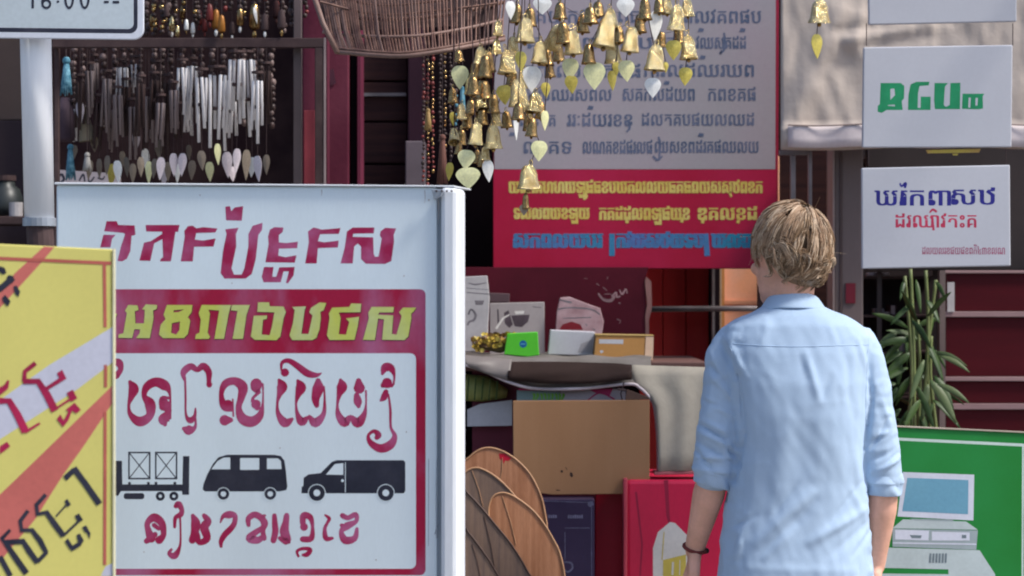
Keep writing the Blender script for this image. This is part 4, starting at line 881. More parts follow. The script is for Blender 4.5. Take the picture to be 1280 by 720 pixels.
slab('leaflet', pl, [(700.6, 488), (782, 486), (782, 503), (700.6, 503)], -.012, -.001, M('leaflet_grey', (.42, .38, .40), .5), t)
p = Print(pl); p.base = .001
for k in range(9): x = 666+4.6*k; p.stroke([(x, 491+R.uniform(0, 2), 2), (x+2, 494, 3), (x+R.uniform(-1, 3), 500, 2)])
p.build('green_print', M('lime_print', (.16, .40, .04), .5), t)
p = Print(pl); p.base = .001
p.poly([(735, 486), (766, 486), (762, 495), (744, 491)]); p.stroke([(735, 500, 1.5), (750, 491, 2), (768, 499, 2)]); p.poly([(648, 485.5), (700, 486.5), (700, 488.5), (648, 488)])
p.build('magenta_print', M('magenta_print', (.42, .02, .10), .5), t)
# vinyl cover: one draped sheet
def sheet(name, rows, mat, parent, th=.004, **k):
    n = len(rows[0]); m = len(rows); v = []; f = []
    for r in rows: v += [Vector(a) for a in r]
    for r in rows: v += [Vector(a)+Vector((0, th, -th*.3)) for a in r]
    q = n*m
    for i in range(m-1):
        for j in range(n-1):
            a = i*n+j; f += [(a, a+n, a+n+1, a+1), (q+a, q+a+1, q+a+n+1, q+a+n)]
    for j in range(n-1): f += [(j, j+1, q+j+1, q+j), ((m-1)*n+j+1, (m-1)*n+j, q+(m-1)*n+j, q+(m-1)*n+j+1)]
    for i in range(m-1): f += [(i*n+n, i*n, q+i*n, q+i*n+n), (i*n+n-1, i*n+2*n-1, q+i*n+2*n-1, q+i*n+n-1)]
    return obj(name, v, f, mat, parent, smooth=True, **k)
vc = thing('vinyl_cover', 'grey vinyl sheet draped over the counter with a taupe fold and pale hem', 'cover', (xat(730, 7.42), 7.42, ZT-.01))
xs = [562+6.0*i for i in range(54)]
def hem(x):   # lower edge in photo pixels
    pts = [(560, 452), (584, 457), (610, 467), (640, 480), (670, 487), (730, 486), (788, 481), (800, 484), (812, 495), (818, 505)]
    for (a, b), (c, d) in zip(pts, pts[1:]):
        if a <= x <= c: return b+(d-b)*(x-a)/(c-a)
    return 505 if x > 818 else 452
rows = []
for jj in range(8):
    r = []
    for x in xs:
        if x > 815: x = 815
        tt = jj/5
        if jj <= 2:   # on the top
            y = 8.18-.66*jj/2.2; d = y; r.append((xat(x, 7.42)*d/7.42*1.0, y, ZT+.002+.003*math.sin(x*.11+jj)))
        else:
            u = (jj-3)/4; top = ZT; bot = zat(hem(x), 7.42); z = top+(bot-top)*u; y = 7.475-.05*u-.012*math.sin(x*.09)*u
            if jj == 3: z = ZT-.004; y = 7.485
            r.append((xat(x, 7.42), y, z))
    rows.append(r)
sheet('main_sheet', rows, M('dark_grey_vinyl', (.13, .115, .10), .75, vs=9, rgb2=(.19, .17, .155), spec=.15), vc)  # darker grey than the hanging side
# taupe fold lying on the front of the cover
pl = Plane(700, 470, 7.40, lean=0)
def patch(name, poly_top, poly_bot, D0, D1, mat, parent, amp=.004):
    rows = []; n = 22
    for i in range(7):
        u = i/6; r = []
        for k in range(n+1):
            s_ = k/n
            def ip(P):
                q = s_*(len(P)-1); a = min(int(q), len(P)-2); return (P[a][0]+(P[a+1][0]-P[a][0])*(q-a), P[a][1]+(P[a+1][1]-P[a][1])*(q-a))
            a = ip(poly_top); b = ip(poly_bot); d = D0+(D1-D0)*u+amp*math.sin(9*s_+4*u)*math.sin(math.pi*u)-.012*math.sin(math.pi*u)
            r.append(at(a[0]+(b[0]-a[0])*u, a[1]+(b[1]-a[1])*u, d))
        rows.append(r)
    return sheet(name, rows, mat, parent)
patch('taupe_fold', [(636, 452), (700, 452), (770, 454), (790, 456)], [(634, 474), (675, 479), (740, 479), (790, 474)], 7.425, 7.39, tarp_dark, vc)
patch('left_fold', [(580, 443), (610, 446), (640, 449)], [(582, 457), (608, 467), (636, 476)], 7.43, 7.40, M('mid_vinyl', (.19, .165, .15), .5, vs=6, var=.1), vc)
MB().tube([at(x, y, 7.41-.01*math.sin(x*.09)) for x, y in crom([(582, 456), (610, 466), (640, 479), (672, 486), (730, 485.5), (786, 480), (800, 485), (811, 496), (818, 508), (822, 545), (823, 588)], 6)], .0042, 7).build('pale_hem', tarp_edge, vc, smooth=True)
rows = []
for yy, xl_ in ((456, 788), (470, 789), (479, 791), (485, 801), (495, 812), (508, 819), (540, 822), (565, 823), (589, 823)):
    rows.append([at(xl_+(886-xl_)*k/14, yy-(1.5 if yy > 580 else 0)*k/14+(3.0*k/14 if yy < 460 else 0), 7.44-.08*min(1, (yy-456)/130)+.004*math.sin(k*.9+yy*.02)) for k in range(15)])
sheet('hanging_side', rows, tarp, vc)
# hem of hanging side is diagonal: cover triangle to the left kept open by the cardboard corner behind
MB().tube([at(780, 478, 7.385), at(776, 492, 7.385), at(779, 506, 7.385)], .002, 6).build('tie_cord', cordm, vc)
MB().tube([at(772, 486, 7.384), at(786, 489, 7.384)], .003, 6).build('tie_knot', cordm, vc)
tag(slab('red_ledge', Plane(845, 592, 7.36), [(818, 590), (900, 588), (900, 592), (818, 594)], -.10, 0, M('pink_ledge', (.40, .12, .13), .5), None, bevel=.002), 'thin pink lid edge on top of the rose red chest', 'lid')
# cardboard panel
cp = Plane(726, 500, 7.36, lean=0)
cb = thing('cardboard_sheet', 'large brown cardboard sheet hanging on the front of the counter with dark punctures', 'cardboard', (xat(726, 7.36), 7.36, zat(618, 7.36)))
slab('board', cp, [(641, 501), (812, 500), (812, 617), (690, 618.5), (642, 612)], -.008, 0, cardboard, cb, bevel=.0015)
p = Print(cp, 570, 440, 4); p.base = .0006
p.poly(circle(529, 597, 7, 7)); p.poly([(570, 600), (582, 604), (586, 620), (578, 628), (570, 618)]); p.stroke([(548, 575, 3), (556, 590, 3)]); p.stroke([(500, 690, 5), (522, 692, 4)]); p.build('punctures', card_dark, cb)
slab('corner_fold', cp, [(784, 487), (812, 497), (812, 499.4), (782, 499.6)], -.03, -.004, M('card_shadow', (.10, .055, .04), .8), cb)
# indigo box
ib = thing('indigo_box', 'glossy indigo box with faint print standing below the cardboard sheet', 'box', (xat(712, 7.3), 7.34, 0.2))
ip = Plane(712, 670, 7.28)
slab('body', ip, [(676, 624), (743, 624), (743, 860), (676, 860)], -.12, 0, purplebox, ib, bevel=.003)
p = Print(ip, 570, 540, 4); p.base = .0008
p.stroke([(440, 345), (660, 352)], 3, False); p.stroke([(678, 370), (678, 720)], 3, False); p.poly([(660, 350), (680, 345), (690, 362), (672, 376), (658, 366)])
for k in range(4): p.poly(rrect(462+11*k, 414+(k % 2), 470+11*k, 430))
for k in range(7): p.poly(rrect(560+11*k, 414+(k % 3), 568+11*k, 432))
p.stroke([(540, 650, 8), (575, 655, 9), (582, 680, 9), (560, 700, 8), (545, 690, 8)]); p.stroke([(545, 500, 3), (545, 640, 3)], None, False); p.stroke([(545, 480), (670, 480)], 3, False)
p.build('faint_print', purpleprint, ib)
MB().box(xat(676, 7.3), xat(743, 7.3), 7.29, 7.40, 0, .22).build('plinth', darkwall, ib)
# rose-red chest
rc = thing('red_chest', 'rose red drinks chest behind the man with a white and yellow picture', 'chest', (xat(840, 7.36), 7.5, 0))
rp_ = Plane(840, 650, 7.34)
slab('body', rp_, [(783, 600), (930, 600), (930, 900), (783, 900)], -.45, 0, pinkred, rc, bevel=.01)
slab('side_rib', rp_, [(779, 598), (784.5, 598), (783, 900), (779, 900)], -.40, .006, M('rib_pink', (.5, .06, .09), .4), rc, bevel=.003)
p = Print(rp_, 570, 540, 4); p.base = .0006
p.stroke([(1050, 240, 20), (1060, 420, 16), (1070, 470, 6)], None, False); p.stroke([(900, 300, 10), (930, 560, 8), (920, 720, 8)], None, False); p.build('streaks', M('streak_deep_red', (.33, .015, .05), .5), rc)
p = Print(rp_, 570, 540, 4); p.base = .001
p.poly([(1070, 450), (1095, 455), (1160, 520), (1165, 560), (1160, 760), (985, 760), (985, 580), (1010, 500)])
p.build('white_picture', cream, rc)
p = Print(rp_, 570, 540, 4); p.base = .0022
p.poly([(1035, 640), (1150, 612), (1150, 760), (1035, 760)]); p.stroke([(1040, 500), (1030, 640)], 5, False); p.build('yellow_picture', yellow_print, rc)
p = Print(rp_, 570, 540, 4); p.base = .0036
p.stroke([(1085, 650), (1082, 715)], 10, False); p.stroke([(1120, 640), (1118, 715)], 4, False); p.build('pale_stripe_picture', cream, rc)
# wooden round fans at the lower left
def fan(label, poly, D, lean, wood, rimm, ribs):
    pl = Plane(poly[0][0], poly[0][1], D, yaw=0, lean=lean)
    c = pl(sum(q[0] for q in poly)/len(poly), max(q[1] for q in poly)); t = thing('wooden_fan', label, 'wooden tray', c, 'round wooden trays leaning at the counter foot')
    slab('disc', pl, poly, -.008, 0, wood, t, bevel=.001)
    pts = [pl(x, y, .001) for x, y in poly+[poly[0]]]
    MB().tube(pts, .0024, 6, False).build('rim', rimm, t, smooth=True)
    for a, b in ribs[:1]: MB().tube([pl(*a, .001), pl((a[0]+b[0])/2+1.5, (a[1]+b[1])/2, .0015), pl(*b, .001)], .0009, 5).build('rib', rimm, t)
def loop(P, n=4):
    Q = P[-2:]+P+P[:2]; c = crom(Q, n); return c[2*n:2*n+len(P)*n]
T1 = loop([(578, 585), (586, 572), (602, 561), (620, 561), (642, 572), (662, 592), (675, 617), (681, 640), (684, 670), (678, 720), (660, 760), (620, 770), (585, 730), (568, 660)])
T2 = loop([(573, 602), (582, 590), (592, 585), (602, 586), (617, 594), (632, 607), (650, 628), (668, 655), (682, 690), (690, 740), (670, 790), (620, 790), (580, 740), (563, 660)])
T3 = loop([(611, 634), (617, 620), (630, 616), (645, 622), (665, 637), (680, 655), (692, 675), (700, 692), (706, 722), (708, 770), (690, 820), (660, 810), (635, 750), (627, 715), (619, 690), (612, 657)])
T4 = loop([(570, 605), (585, 617), (602, 635), (620, 657), (640, 682), (660, 715), (680, 760), (670, 830), (620, 850), (580, 800), (560, 700)])
T5 = loop([(570, 650), (585, 665), (602, 687), (620, 715), (640, 760), (630, 850), (580, 850), (556, 740)])
fan('rear orange brown round tray, topmost of the leaning trays, with a red mark', T1, 7.14, 6, rattan, rattan_rim, [((628, 572), (625, 600)), ((645, 585), (640, 640)), ((612, 566), (610, 584))])
fan('grey brown round tray between the rear tray and the front tray', T2, 7.06, 6, rattan_grey, rattan_rim, [((590, 588), (604, 634)), ((604, 590), (612, 650)), ((620, 600), (612, 630))])
fan('front orange brown round tray with a pale rim at right', T3, 6.98, 6, rattan, rattan_rim, [((628, 620), (645, 680)), ((645, 632), (668, 715)), ((660, 640), (688, 715))])
fan('large dark grey tray nearest the white signboard, its dark rim crossing the others', T4, 6.90, 6, rattan_grey, rattan_rim_dark, [((605, 645), (620, 720)), ((612, 655), (640, 720))])
fan('lowest dark grey tray at the bottom beside the white signboard post', T5, 6.84, 6, rattan_grey, rattan_rim_dark, [((590, 680), (600, 720))])
p = Print(Plane(614, 570, 7.10, lean=0), 570, 540, 4); tt = bpy.data.objects['wooden_fan']; p.pl = Plane(T1[0][0], T1[0][1], 7.14, lean=6); p.base = .003
p.poly([(215, 108), (245, 108), (278, 130), (262, 145), (245, 142), (240, 160), (232, 145), (218, 132)]); p.build('red_mark', M('tray_red', (.45, .0, .02), .5), tt)

# ------------------------------------------------------------------ goods on the counter
def box_on(name, label, cat, poly, D, depth, mat, group=None, bevel=.002):
    c = at(sum(q[0] for q in poly)/len(poly), max(q[1] for q in poly), D); t = thing(name, label, cat, (c.x, D, c.z), group)
    pl = Plane(poly[0][0], poly[0][1], D); slab('body', pl, poly, -depth, 0, mat, t, bevel=bevel); return t, pl
t, pl = box_on('white_packet', 'tall white packet with grey swirl print beside the white signboard', 'packet', [(578, 346), (609, 344.5), (612, 372), (610, 410), (610, 438), (578, 440)], 7.75, .06, pack_white)
p = Print(pl, 570, 320, 4.5); p.base = .0008
p.stroke([(60, 205), (190, 215)], 5, False); p.stroke([(60, 180), (188, 190)], 3, False); p.stroke([(70, 150, 4), (110, 160, 8), (170, 150, 4)]); p.stroke([(70, 330, 12), (85, 300, 10), (110, 330, 14), (100, 360, 14), (75, 370, 12), (65, 390, 10)]); p.poly([(105, 250), (160, 250), (150, 275), (110, 275)]); p.build('grey_print', pack_grey, t)
t, pl = box_on('pale_carton', 'pale carton with a dark cup picture behind the yellow flowers', 'carton', [(612, 379), (680.5, 377.5), (681, 446), (612, 446)], 7.9, .06, M('pale_carton', (.36, .32, .31), .5, vs=8, var=.1))
p = Print(pl, 570, 320, 4.5); p.base = .0008
p.poly([(310, 335), (415, 330), (405, 370), (370, 400), (330, 395)]); p.poly([(270, 320), (295, 305), (320, 385), (300, 405), (275, 380)]); p.stroke([(235, 300, 8), (240, 400, 10)], None, False); p.stroke([(430, 285, 3), (480, 290, 3)], None, False); p.build('cup_print', M('cup_dark', (.07, .05, .06), .5, vs=20, var=.4), t)
p = Print(pl, 570, 320, 4.5); p.base = .0012; p.stroke([(225, 410, 14), (265, 350, 10), (300, 330, 8)], None, False); p.poly([(330, 310), (385, 308), (380, 325), (335, 328)]); p.build('light_print', cream, t)
t, pl = box_on('dark_jar_row', 'small dark carton peeping over the pale carton at left', 'carton', [(612, 366), (637, 367), (637, 378), (612, 378)], 7.99, .05, M('dim_carton', (.10, .06, .065), .6))
MB().box(xat(612, 7.99), xat(637, 7.99), 8.0, 8.03, ZT+.006, zat(378.2, 7.99)).build('lower_part', M('dim_carton2', (.08, .05, .05), .6), t)
# flowers in yellow bundle
t = thing('flower_bundle', 'bundle of small yellow flowers lying in front of the pale carton', 'flowers', (xat(622, 7.66), 7.66, zat(440, 7.66)))
for k in range(210):
    u = R.random(); px = 590+66*u; py = 426+R.uniform(-7, 9)-(2 if .2 < u < .8 else -3); D_ = 7.66+R.uniform(-.03, .03); c = at(px, py, D_)
    r = R.uniform(.004, .008); n_ = 5; v = [c]+[c+Vector((r*math.cos(2*math.pi*i/n_+k), R.uniform(-.006, .006), r*math.sin(2*math.pi*i/n_+k))) for i in range(n_)]
    obj('petal_cluster', v+[c+Vector((0, .004, 0))], [(0, 1+i, 1+(i+1) % n_) for i in range(n_)]+[(n_+1, 1+(i+1) % n_, 1+i) for i in range(n_)], R.choice([noodle, noodle, M('flower_ochre', (.30, .16, .04), .6), M('flower_brown', (.12, .07, .03), .7), yellow_print]), t)
MB().tube([at(592, 432, 7.68), at(625, 434, 7.66), at(650, 428, 7.67)], [.006, .016, .008], 8).build('stems', M('stem_brown', (.16, .12, .05), .7), t, smooth=True)
t, pl = box_on('green_box', 'bright green carton with a round dark blue badge', 'carton', [(634, 417), (672, 415), (674, 444), (660, 446), (630, 443)], 7.62, .05, brightgreen)
p = Print(pl); p.base = .0008; p.poly(circle(654, 430, 4.6, 14)); p.build('badge', logo_blue, t)
p = Print(pl); p.base = .0012; p.stroke([(651, 430), (657, 430)], 1.2, False); p.build('badge_mark', M('badge_teal', (.1, .4, .5), .5), t)
t, pl = box_on('clear_bag', 'crumpled clear plastic bag with a dark red window behind the white carton', 'bag', [(694, 420), (696, 390), (700, 372), (712, 371), (735, 380), (750, 385), (755, 402), (752, 420)], 7.88, .03, pack_clear)
p = Print(pl, 570, 320, 4.5); p.base = .0008; p.poly([(580, 415), (600, 385), (650, 368), (700, 385), (715, 415)]); p.build('red_window', pack_red, t)
p = Print(pl, 570, 320, 4.5); p.base = .0012; p.stroke([(575, 300, 10), (640, 290, 8), (760, 300, 8), (810, 330, 6)]); p.stroke([(580, 245, 6), (640, 260, 12), (650, 258, 8)]); p.stroke([(600, 350, 5), (760, 345, 6)]); p.poly([(725, 380), (740, 385), (735, 395)]); p.poly([(760, 405), (785, 412), (780, 420)]); p.build('crease_print', pack_grey, t)
MB().box(xat(696, 7.88), xat(752, 7.88), 7.885, 7.91, ZT+.005, zat(420.3, 7.88)).build('lower_part', pack_clear, t)
t, pl = box_on('white_carton', 'plain white carton left of the orange card box', 'carton', [(688, 412.5), (744, 415), (741, 444.5), (685, 443)], 7.68, .10, M('carton_white', (.50, .49, .52), .5, vs=6, var=.06))
p = Print(pl); p.base = .0006; p.poly([(726, 430), (741, 424), (741, 441), (722, 441)]); p.build('grey_corner_patch', M('carton_grey', (.36, .34, .36), .6), t)  # grey patch at the lower right corner of the carton
t, pl = box_on('orange_card_box', 'long orange brown card box with a white label and pale end', 'box', [(745, 419), (807, 420), (805.5, 449.5), (742, 447.5)], 7.62, .10, orange_box)
slab('end_flap', pl, [(807.3, 420), (817, 421), (816, 450), (805.8, 449.7)], -.10, .001, orange_end, t)
slab('lid', pl, [(744, 417.6), (817.5, 419), (817.5, 420), (744, 419)], -.10, .002, M('lid_yellow', (.50, .34, .12), .6), t)
p = Print(pl, 570, 320, 4.5); p.base = .0008; p.poly([(805, 468), (942, 470), (940, 495), (805, 492)]); p.poly([(808, 535), (822, 528), (830, 540), (815, 548)]); p.build('white_label', paper, t)
# maroon poster board with torn edge
mb_ = thing('maroon_board', 'dark maroon poster board behind the goods with scuffed pale marks and torn card edge', 'board', (xat(700, 8.12), 8.14, ZT))
pl = Plane(700, 400, 8.12)
slab('sheet', pl, [(560, 334), (811, 334), (806, 350), (809, 400), (807, 462), (560, 462)], -.02, 0, maroon, mb_, bevel=.001)
slab('torn_edge', pl, [(808, 346), (814, 352), (815, 385), (811, 400), (812, 447), (807.5, 447), (806.5, 395), (809, 380), (806, 352)], -.03, .003, torn, mb_)
p = Print(pl, 570, 320, 4.5); p.base = .0008
for s_ in [[(800, 210, 8), (830, 245, 14), (870, 250, 18), (890, 230, 14)], [(880, 225, 10), (900, 205, 8), (905, 230, 10), (925, 225, 6)], [(920, 190, 5), (935, 215, 10), (955, 185, 6), (962, 210, 6)], [(790, 155, 5), (805, 165, 3)], [(850, 130, 3), (855, 115, 2)], [(905, 355, 6), (925, 365, 4), (918, 380, 3)], [(720, 125, 2), (740, 128, 2)], [(915, 262, 6), (925, 268, 5)], [(825, 175, 3), (850, 195, 3)], [(835, 215, 5), (870, 215, 4), (880, 235, 6)]]: p.stroke(s_)
p.build('scuff_marks', scuff, mb_)
# red shutter of upright boards and pipe
rsd = thing('red_shutter', 'dark red shutter of upright boards under the lettered board', 'shutter', (xat(850, 8.6), 8.6, 0))
x = xat(800, 8.6); 
while x < xat(884, 8.6): MB().box(x, x+.068, 8.6+R.uniform(0, .004), 8.63, 0, 2.0).build('board', redwall, rsd, bevel=.002); x += .070
MB().box(xat(889, 8.55), xat(892, 8.55), 8.5, 8.56, 0, 2.2).build('steel_edge', greysteel, rsd)
MB().box(xat(892.3, 8.55), xat(899, 8.55), 8.52, 8.6, 0, 2.2).build('dark_gap', darkwall, rsd)
od = thing('orange_door', 'orange painted door panel left of the man', 'door', (xat(925, 8.62), 8.62, 0))
MB().box(xat(905, 8.6), xat(975, 8.6), 8.62, 8.65, 0, 2.0).build('panel', orange_door, od, bevel=.003)
MB().box(xat(899.3, 8.6), xat(901.5, 8.6), 8.58, 8.62, 0, 2.0).build('frame', M('peach_trim', (.55, .38, .26), .5), od)
MB().box(xat(901.8, 8.6), xat(905, 8.6), 8.585, 8.66, 0, 2.0).build('frame', orange_trim, od)
MB().box(xat(906, 8.6), xat(975, 8.6), 8.612, 8.619, zat(380, 8.6), zat(376, 8.6)).build('rail', M('orange_pale', (.70, .33, .20), .5), od)
pp = MB().tube([at(812, 386.5, 8.45), at(1010, 385, 8.45)], .0085, 12).build('steel_pipe', greysteel, smooth=True); tag(pp, 'thin steel pipe running across the red shutter and orange door', 'pipe')
t = thing('crumpled_tissue', 'small crumpled pinkish paper on the right end of the counter', 'paper scrap', at(857, 457, 7.7))
for k in range(5): c = at(853+3.2*k, 456-2*(k % 2)-k*.2, 7.7+.01*k); MB().sphere(c, .008+.003*(k % 2), 6, sz=.7).build('crumple', M('tissue_pink', (.45, .30, .30), .8), t)

# ------------------------------------------------------------------ right part of the shop
D = 7.9
pg = thing('taupe_pillar', 'taupe pillar right of the man below the beige tarpaulin', 'pillar', (xat(1050, D), D, 0))
MB().box(xat(1043, D), xat(1079, D), D, D+.2, 0, zat(150, D)).build('shaft', pillar_grey, pg, bevel=.004)
MB().box(xat(1040.5, D), xat(1042.7, D), D-.012, D+.12, 0, zat(150, D)).build('corner_bead', M('bead_taupe', (.30, .23, .21), .5), pg)
MB().box(xat(1057, D), xat(1069, D), D-.006, D-.001, zat(379, D), zat(354, D)).build('red_notice', M('notice_red', (.16, .012, .025), .5), pg)
MB().box(xat(1050, D), xat(1053, D), D-.004, D-.001, 0, zat(190, D)).build('vertical_groove', M('groove_brown', (.09, .06, .055), .6), pg)
# steel rack with pale tubes at x 978..1015
D = 7.85
sr = thing('steel_rack', 'narrow steel rack with a top and middle bar between lettered board and tarpaulin', 'rack', (xat(998, D), D, 0))
MB().box(xat(1010, D), xat(1014.5, D), D-.01, D+.01, 0, zat(97, D)).build('upright', greysteel, sr, bevel=.001)
MB().box(xat(976, D), xat(1014.5, D), D-.012, D+.008, zat(105, D), zat(97.3, D)).build('top_bar', greysteel, sr, bevel=.001)
MB().box(xat(974, D), xat(1009.8, D), D-.009, D+.009, zat(194, D), zat(188, D)).build('middle_bar', greysteel, sr, bevel=.001)
MB().box(xat(986, D), xat(1001, D), D+.0, D+.02, zat(97, D), zat(58, D)).build('plate', M('plum_plate', (.06, .03, .045), .5), sr)
for a, b in ((987, 989), (994, 997), (1002, 1004)): MB().box(xat(a, D), xat(b, D), D-.02, D-.013, zat(186, D), zat(62 if a < 1000 else 97, D)).build('pale_bar', M('pale_bar', (.40, .37, .40), .4, .3), sr)
MB().box(xat(988, D), xat(994, D), D-.01, D+.01, 0, zat(194.3, D)).build('upright', greysteel, sr, bevel=.001)
boxthing('door_leaf', 'dark brown door leaf behind the steel rack and the man', 'door', darkwood, xat(972, 8.9), xat(1046, 8.9), 8.9, 8.94, 0, 2.7)
# tarpaulin with folds
tw = thing('tarpaulin', 'wrinkled beige tarpaulin hanging behind the white signs at the upper right', 'tarpaulin', (xat(1130, 7.75), 7.75, zat(184, 7.75)))
rows = []
folds = [((1050, 15), (985, 170), 16, .05), ((1060, 50), (1160, 30), 9, .035), ((1040, 90), (1062, 150), 7, .014), ((1025, 110), (1040, 155), 9, .012), ((1045, 38), (1190, 26), 6, -.02), ((1080, 70), (1200, 60), 10, .015), ((1075, 20), (1068, 60), 9, .03)]
for j in range(46):
    py = -60+j*(245/45); r = []
    for i in range(80):
        px = 976+i*(345/79); d = 7.80
        for (ax, ay), (bx, by), wd, am in folds:
            L_ = math.hypot(bx-ax, by-ay); u = max(0, min(1, ((px-ax)*(bx-ax)+(py-ay)*(by-ay))/L_**2)); dd = math.hypot(px-ax-u*(bx-ax), py-ay-u*(by-ay)); d -= am*.38*math.exp(-(dd/wd)**2)
        d += .005*mnoise.noise(Vector((px*.03, py*.012, 0)))+.004*mnoise.noise(Vector((px*.1, py*.03, 3)))
        if py > 157: d += -.012
        pyy = py+(2.5*math.sin(px*.02))*(j/45)
        r.append(at(px, pyy, d))
    rows.append(r)
sheet('cloth', rows, awn, tw)
rows = []
for py in (157, 162, 172, 183.5):
    rows.append([at(985+i*8, py+1.2*math.sin(i*.35), 7.765-.004*math.sin(i*.8)) for i in range(44)])
sheet('hem', rows, awn_hem, tw)
MB().tube([at(985+i*8, 156+1.2*math.sin(i*.35), 7.760) for i in range(44)], .002, 5).build('hem_seam', M('seam_brown', (.20, .15, .14), .7), tw)
MB().tube([at(960, -62, 7.8), at(1330, -62, 7.8)], .012, 8).build('rail', greysteel, tw)
for px in (970, 1320): MB().tube([at(px, -62, 7.8), (xat(px, 7.8), 7.8, 2.95)], .01, 8).build('hanger', greysteel, tw)
MB().tube([at(1084, -179, 7.03), at(1300, -179, 7.03)], .008, 8).build('sign_rail', greysteel, fr)
# dark recess with shelves behind the plant
D = 8.4
sv_ = thing('dark_shelf_unit', 'dark shelf unit with small pale things behind the potted plant', 'shelf', (xat(1130, D), D, 0))
MB().box(xat(1078, D), xat(1190, D), D+.25, D+.27, 0, 2.2).build('back', M('shelf_back', (.022, .013, .015), .7), sv_)
for py in (196, 345, 394, 440, 495): MB().box(xat(1078, D), xat(1182, D), D, D+.248, zat(py+2.5, D), zat(py, D)).build('shelf_board', framem, sv_)
MB().box(xat(1166, D), xat(1180, D), D-.004, D-.001, 0, 2.1).build('upright', M('shelf_upright', (.10, .075, .07), .5), sv_)
MB().box(xat(1096, D), xat(1102, D), D-.004, D-.001, 0, zat(197, D)).build('upright', M('shelf_upright2', (.06, .045, .045), .5), sv_)
# dark band behind the signs, between them and left of the red shelves
boxthing('dark_header', 'dark header board between the tarpaulin and the lower shop front', 'board', M('header_dark', (.028, .02, .02), .6, vs=4, var=.3), xat(1080, 8.38), 2.35, 8.30, 8.36, zat(338, 8.38), zat(178, 8.38))
for i, (px, py, wd, h, m) in enumerate([(1092, 342, 26, 3, pendant), (1107, 357, 14, 4, pendant2), (1100, 385, 12, 8, pack_grey), (1118, 380, 10, 12, darkwood), (1124, 432, 14, 10, pack_grey)]):
    sy = min(s for s in (345, 394, 440, 495) if s >= py); c = at(px+wd/2, sy-.4, 8.3)
    t = thing('shelf_item', 'small %s packet on the dark shelves, %s from the top' % (['flat pink', 'pale brown', 'grey', 'dark wooden', 'grey striped'][i], ords[i]), 'packet', (c.x, 8.42, c.z), 'packets on the dark shelves')
    MB().box(c.x-wd*K*8.3/2, c.x+wd*K*8.3/2, 8.42, 8.48, zat(sy-.3, D), zat(sy-.3-max(h, 4), D)).build('body', m, t, bevel=.002)
    MB().box(c.x-wd*K*8.3/4, c.x+wd*K*8.3/4, 8.416, 8.419, zat(sy-1, D), zat(sy-max(h, 4), D)).build('label', M('item_label', (.25, .20, .20), .6), t)
# red louvred cabinet
D = 8.2
rl = thing('red_board_wall', 'wall of wide dark red boards divided by pale horizontal strips at the right', 'board wall', (xat(1240, D), D, 0))
edges = [(-8, 338), (347, 389), (398, 470), (477, 505), (513, 560), (568, 640), (648, 720)]
edges = [(342, 389), (396.5, 470.5), (476.5, 504), (512, 560), (568, 640), (648, 720)]
for a, b in edges: MB().box(xat(1182, D), 2.6, D, D+.03, zat(b, D), zat(a, D)).build('board', redwall2, rl, bevel=.002)
for a, b in ((338, 341.7), (389.3, 396.2), (470.8, 476.2), (504.3, 511.7), (560.3, 567.7), (640.3, 647.7)): MB().box(xat(1180, D), 2.6, D-.012, D+.028, zat(b, D), zat(a, D)).build('strip', shelfpale, rl, bevel=.0015)
MB().box(xat(1178, D)-.01, xat(1181, D), D-.014, D+.03, 0, zat(338, D)).build('end_post', M('end_post', (.15, .11, .10), .5), rl)
MB().box(xat(1183, D), xat(1192, D), D-.016, D-.013, zat(390, D), zat(353, D)).build('white_notice', pack_white, rl, bevel=.001)
for px, py in ((1205, 400), (1262, 473)): pass
# ------------------------------------------------------------------ potted plant
pt = thing('potted_plant', 'tall leafy plant with upright canes and drooping lance leaves between the shirt and red boards', 'plant', (xat(1150, 7.7), 7.7, 0))
pxc = xat(1150, 7.7)
MB().lathe([(.001, 0), (.09, 0), (.12, .22), (.13, .22), (.13, .25), (.11, .25), (.10, .2), (.001, .2)], 20, (pxc, 7.7, .0)).build('pot', ceramic, pt, smooth=False)
canes = [((1143, 535), (1142, 430), (1138, 336)), ((1152, 535), (1160, 420), (1157, 338)), ((1163, 535), (1160, 440), (1170, 350)), ((1135, 535), (1140, 460), (1131, 345)), ((1148, 535), (1150, 470), (1147, 400)), ((1170, 535), (1163, 470), (1164, 420))]
for ci, c3 in enumerate(canes):
    pts = [at(x, y, 7.64+.03*(ci % 3)) for x, y in crom(list(c3), 5)]; pts = [Vector((pxc+.02*(ci-2.5), 7.70, .2)), Vector((pts[0].x, 7.68, pts[0].z-.3))]+pts
    MB().tube(pts, [.005]*len(pts), 7).build('cane', stemm, pt, smooth=True)
def plant_leaf(base, tip, wd, mat, bendy=.006, par=None):
    base, tip = Vector(base), Vector(tip); ax = tip-base; L_ = ax.length; t = ax.normalized(); side = t.cross(Vector((0, -1, 0)))
    side = side.normalized() if side.length > .01 else Vector((1, 0, 0)); side = (side+Vector((0, R.uniform(-.8, .8), 0))).normalized(); nn = side.cross(t); v = []; f = []
    n = 7
    for i in range(n+1):
        u = i/n; w_ = wd*math.sin(math.pi*min(1, u*.93+.04))**.8*(1-.3*u); c = base+ax*u+Vector((0, 0, bendy*math.sin(math.pi*u)))
        v += [c-side*w_/2+nn*.15*w_, c, c+side*w_/2+nn*.15*w_]
    for i in range(n): a = i*3; f += [(a, a+1, a+4, a+3), (a+1, a+2, a+5, a+4)]
    o = obj('leaf', v, f, mat, par or pt, smooth=True); s_ = o.modifiers.new('s', 'SOLIDIFY'); s_.thickness = .0008; return o
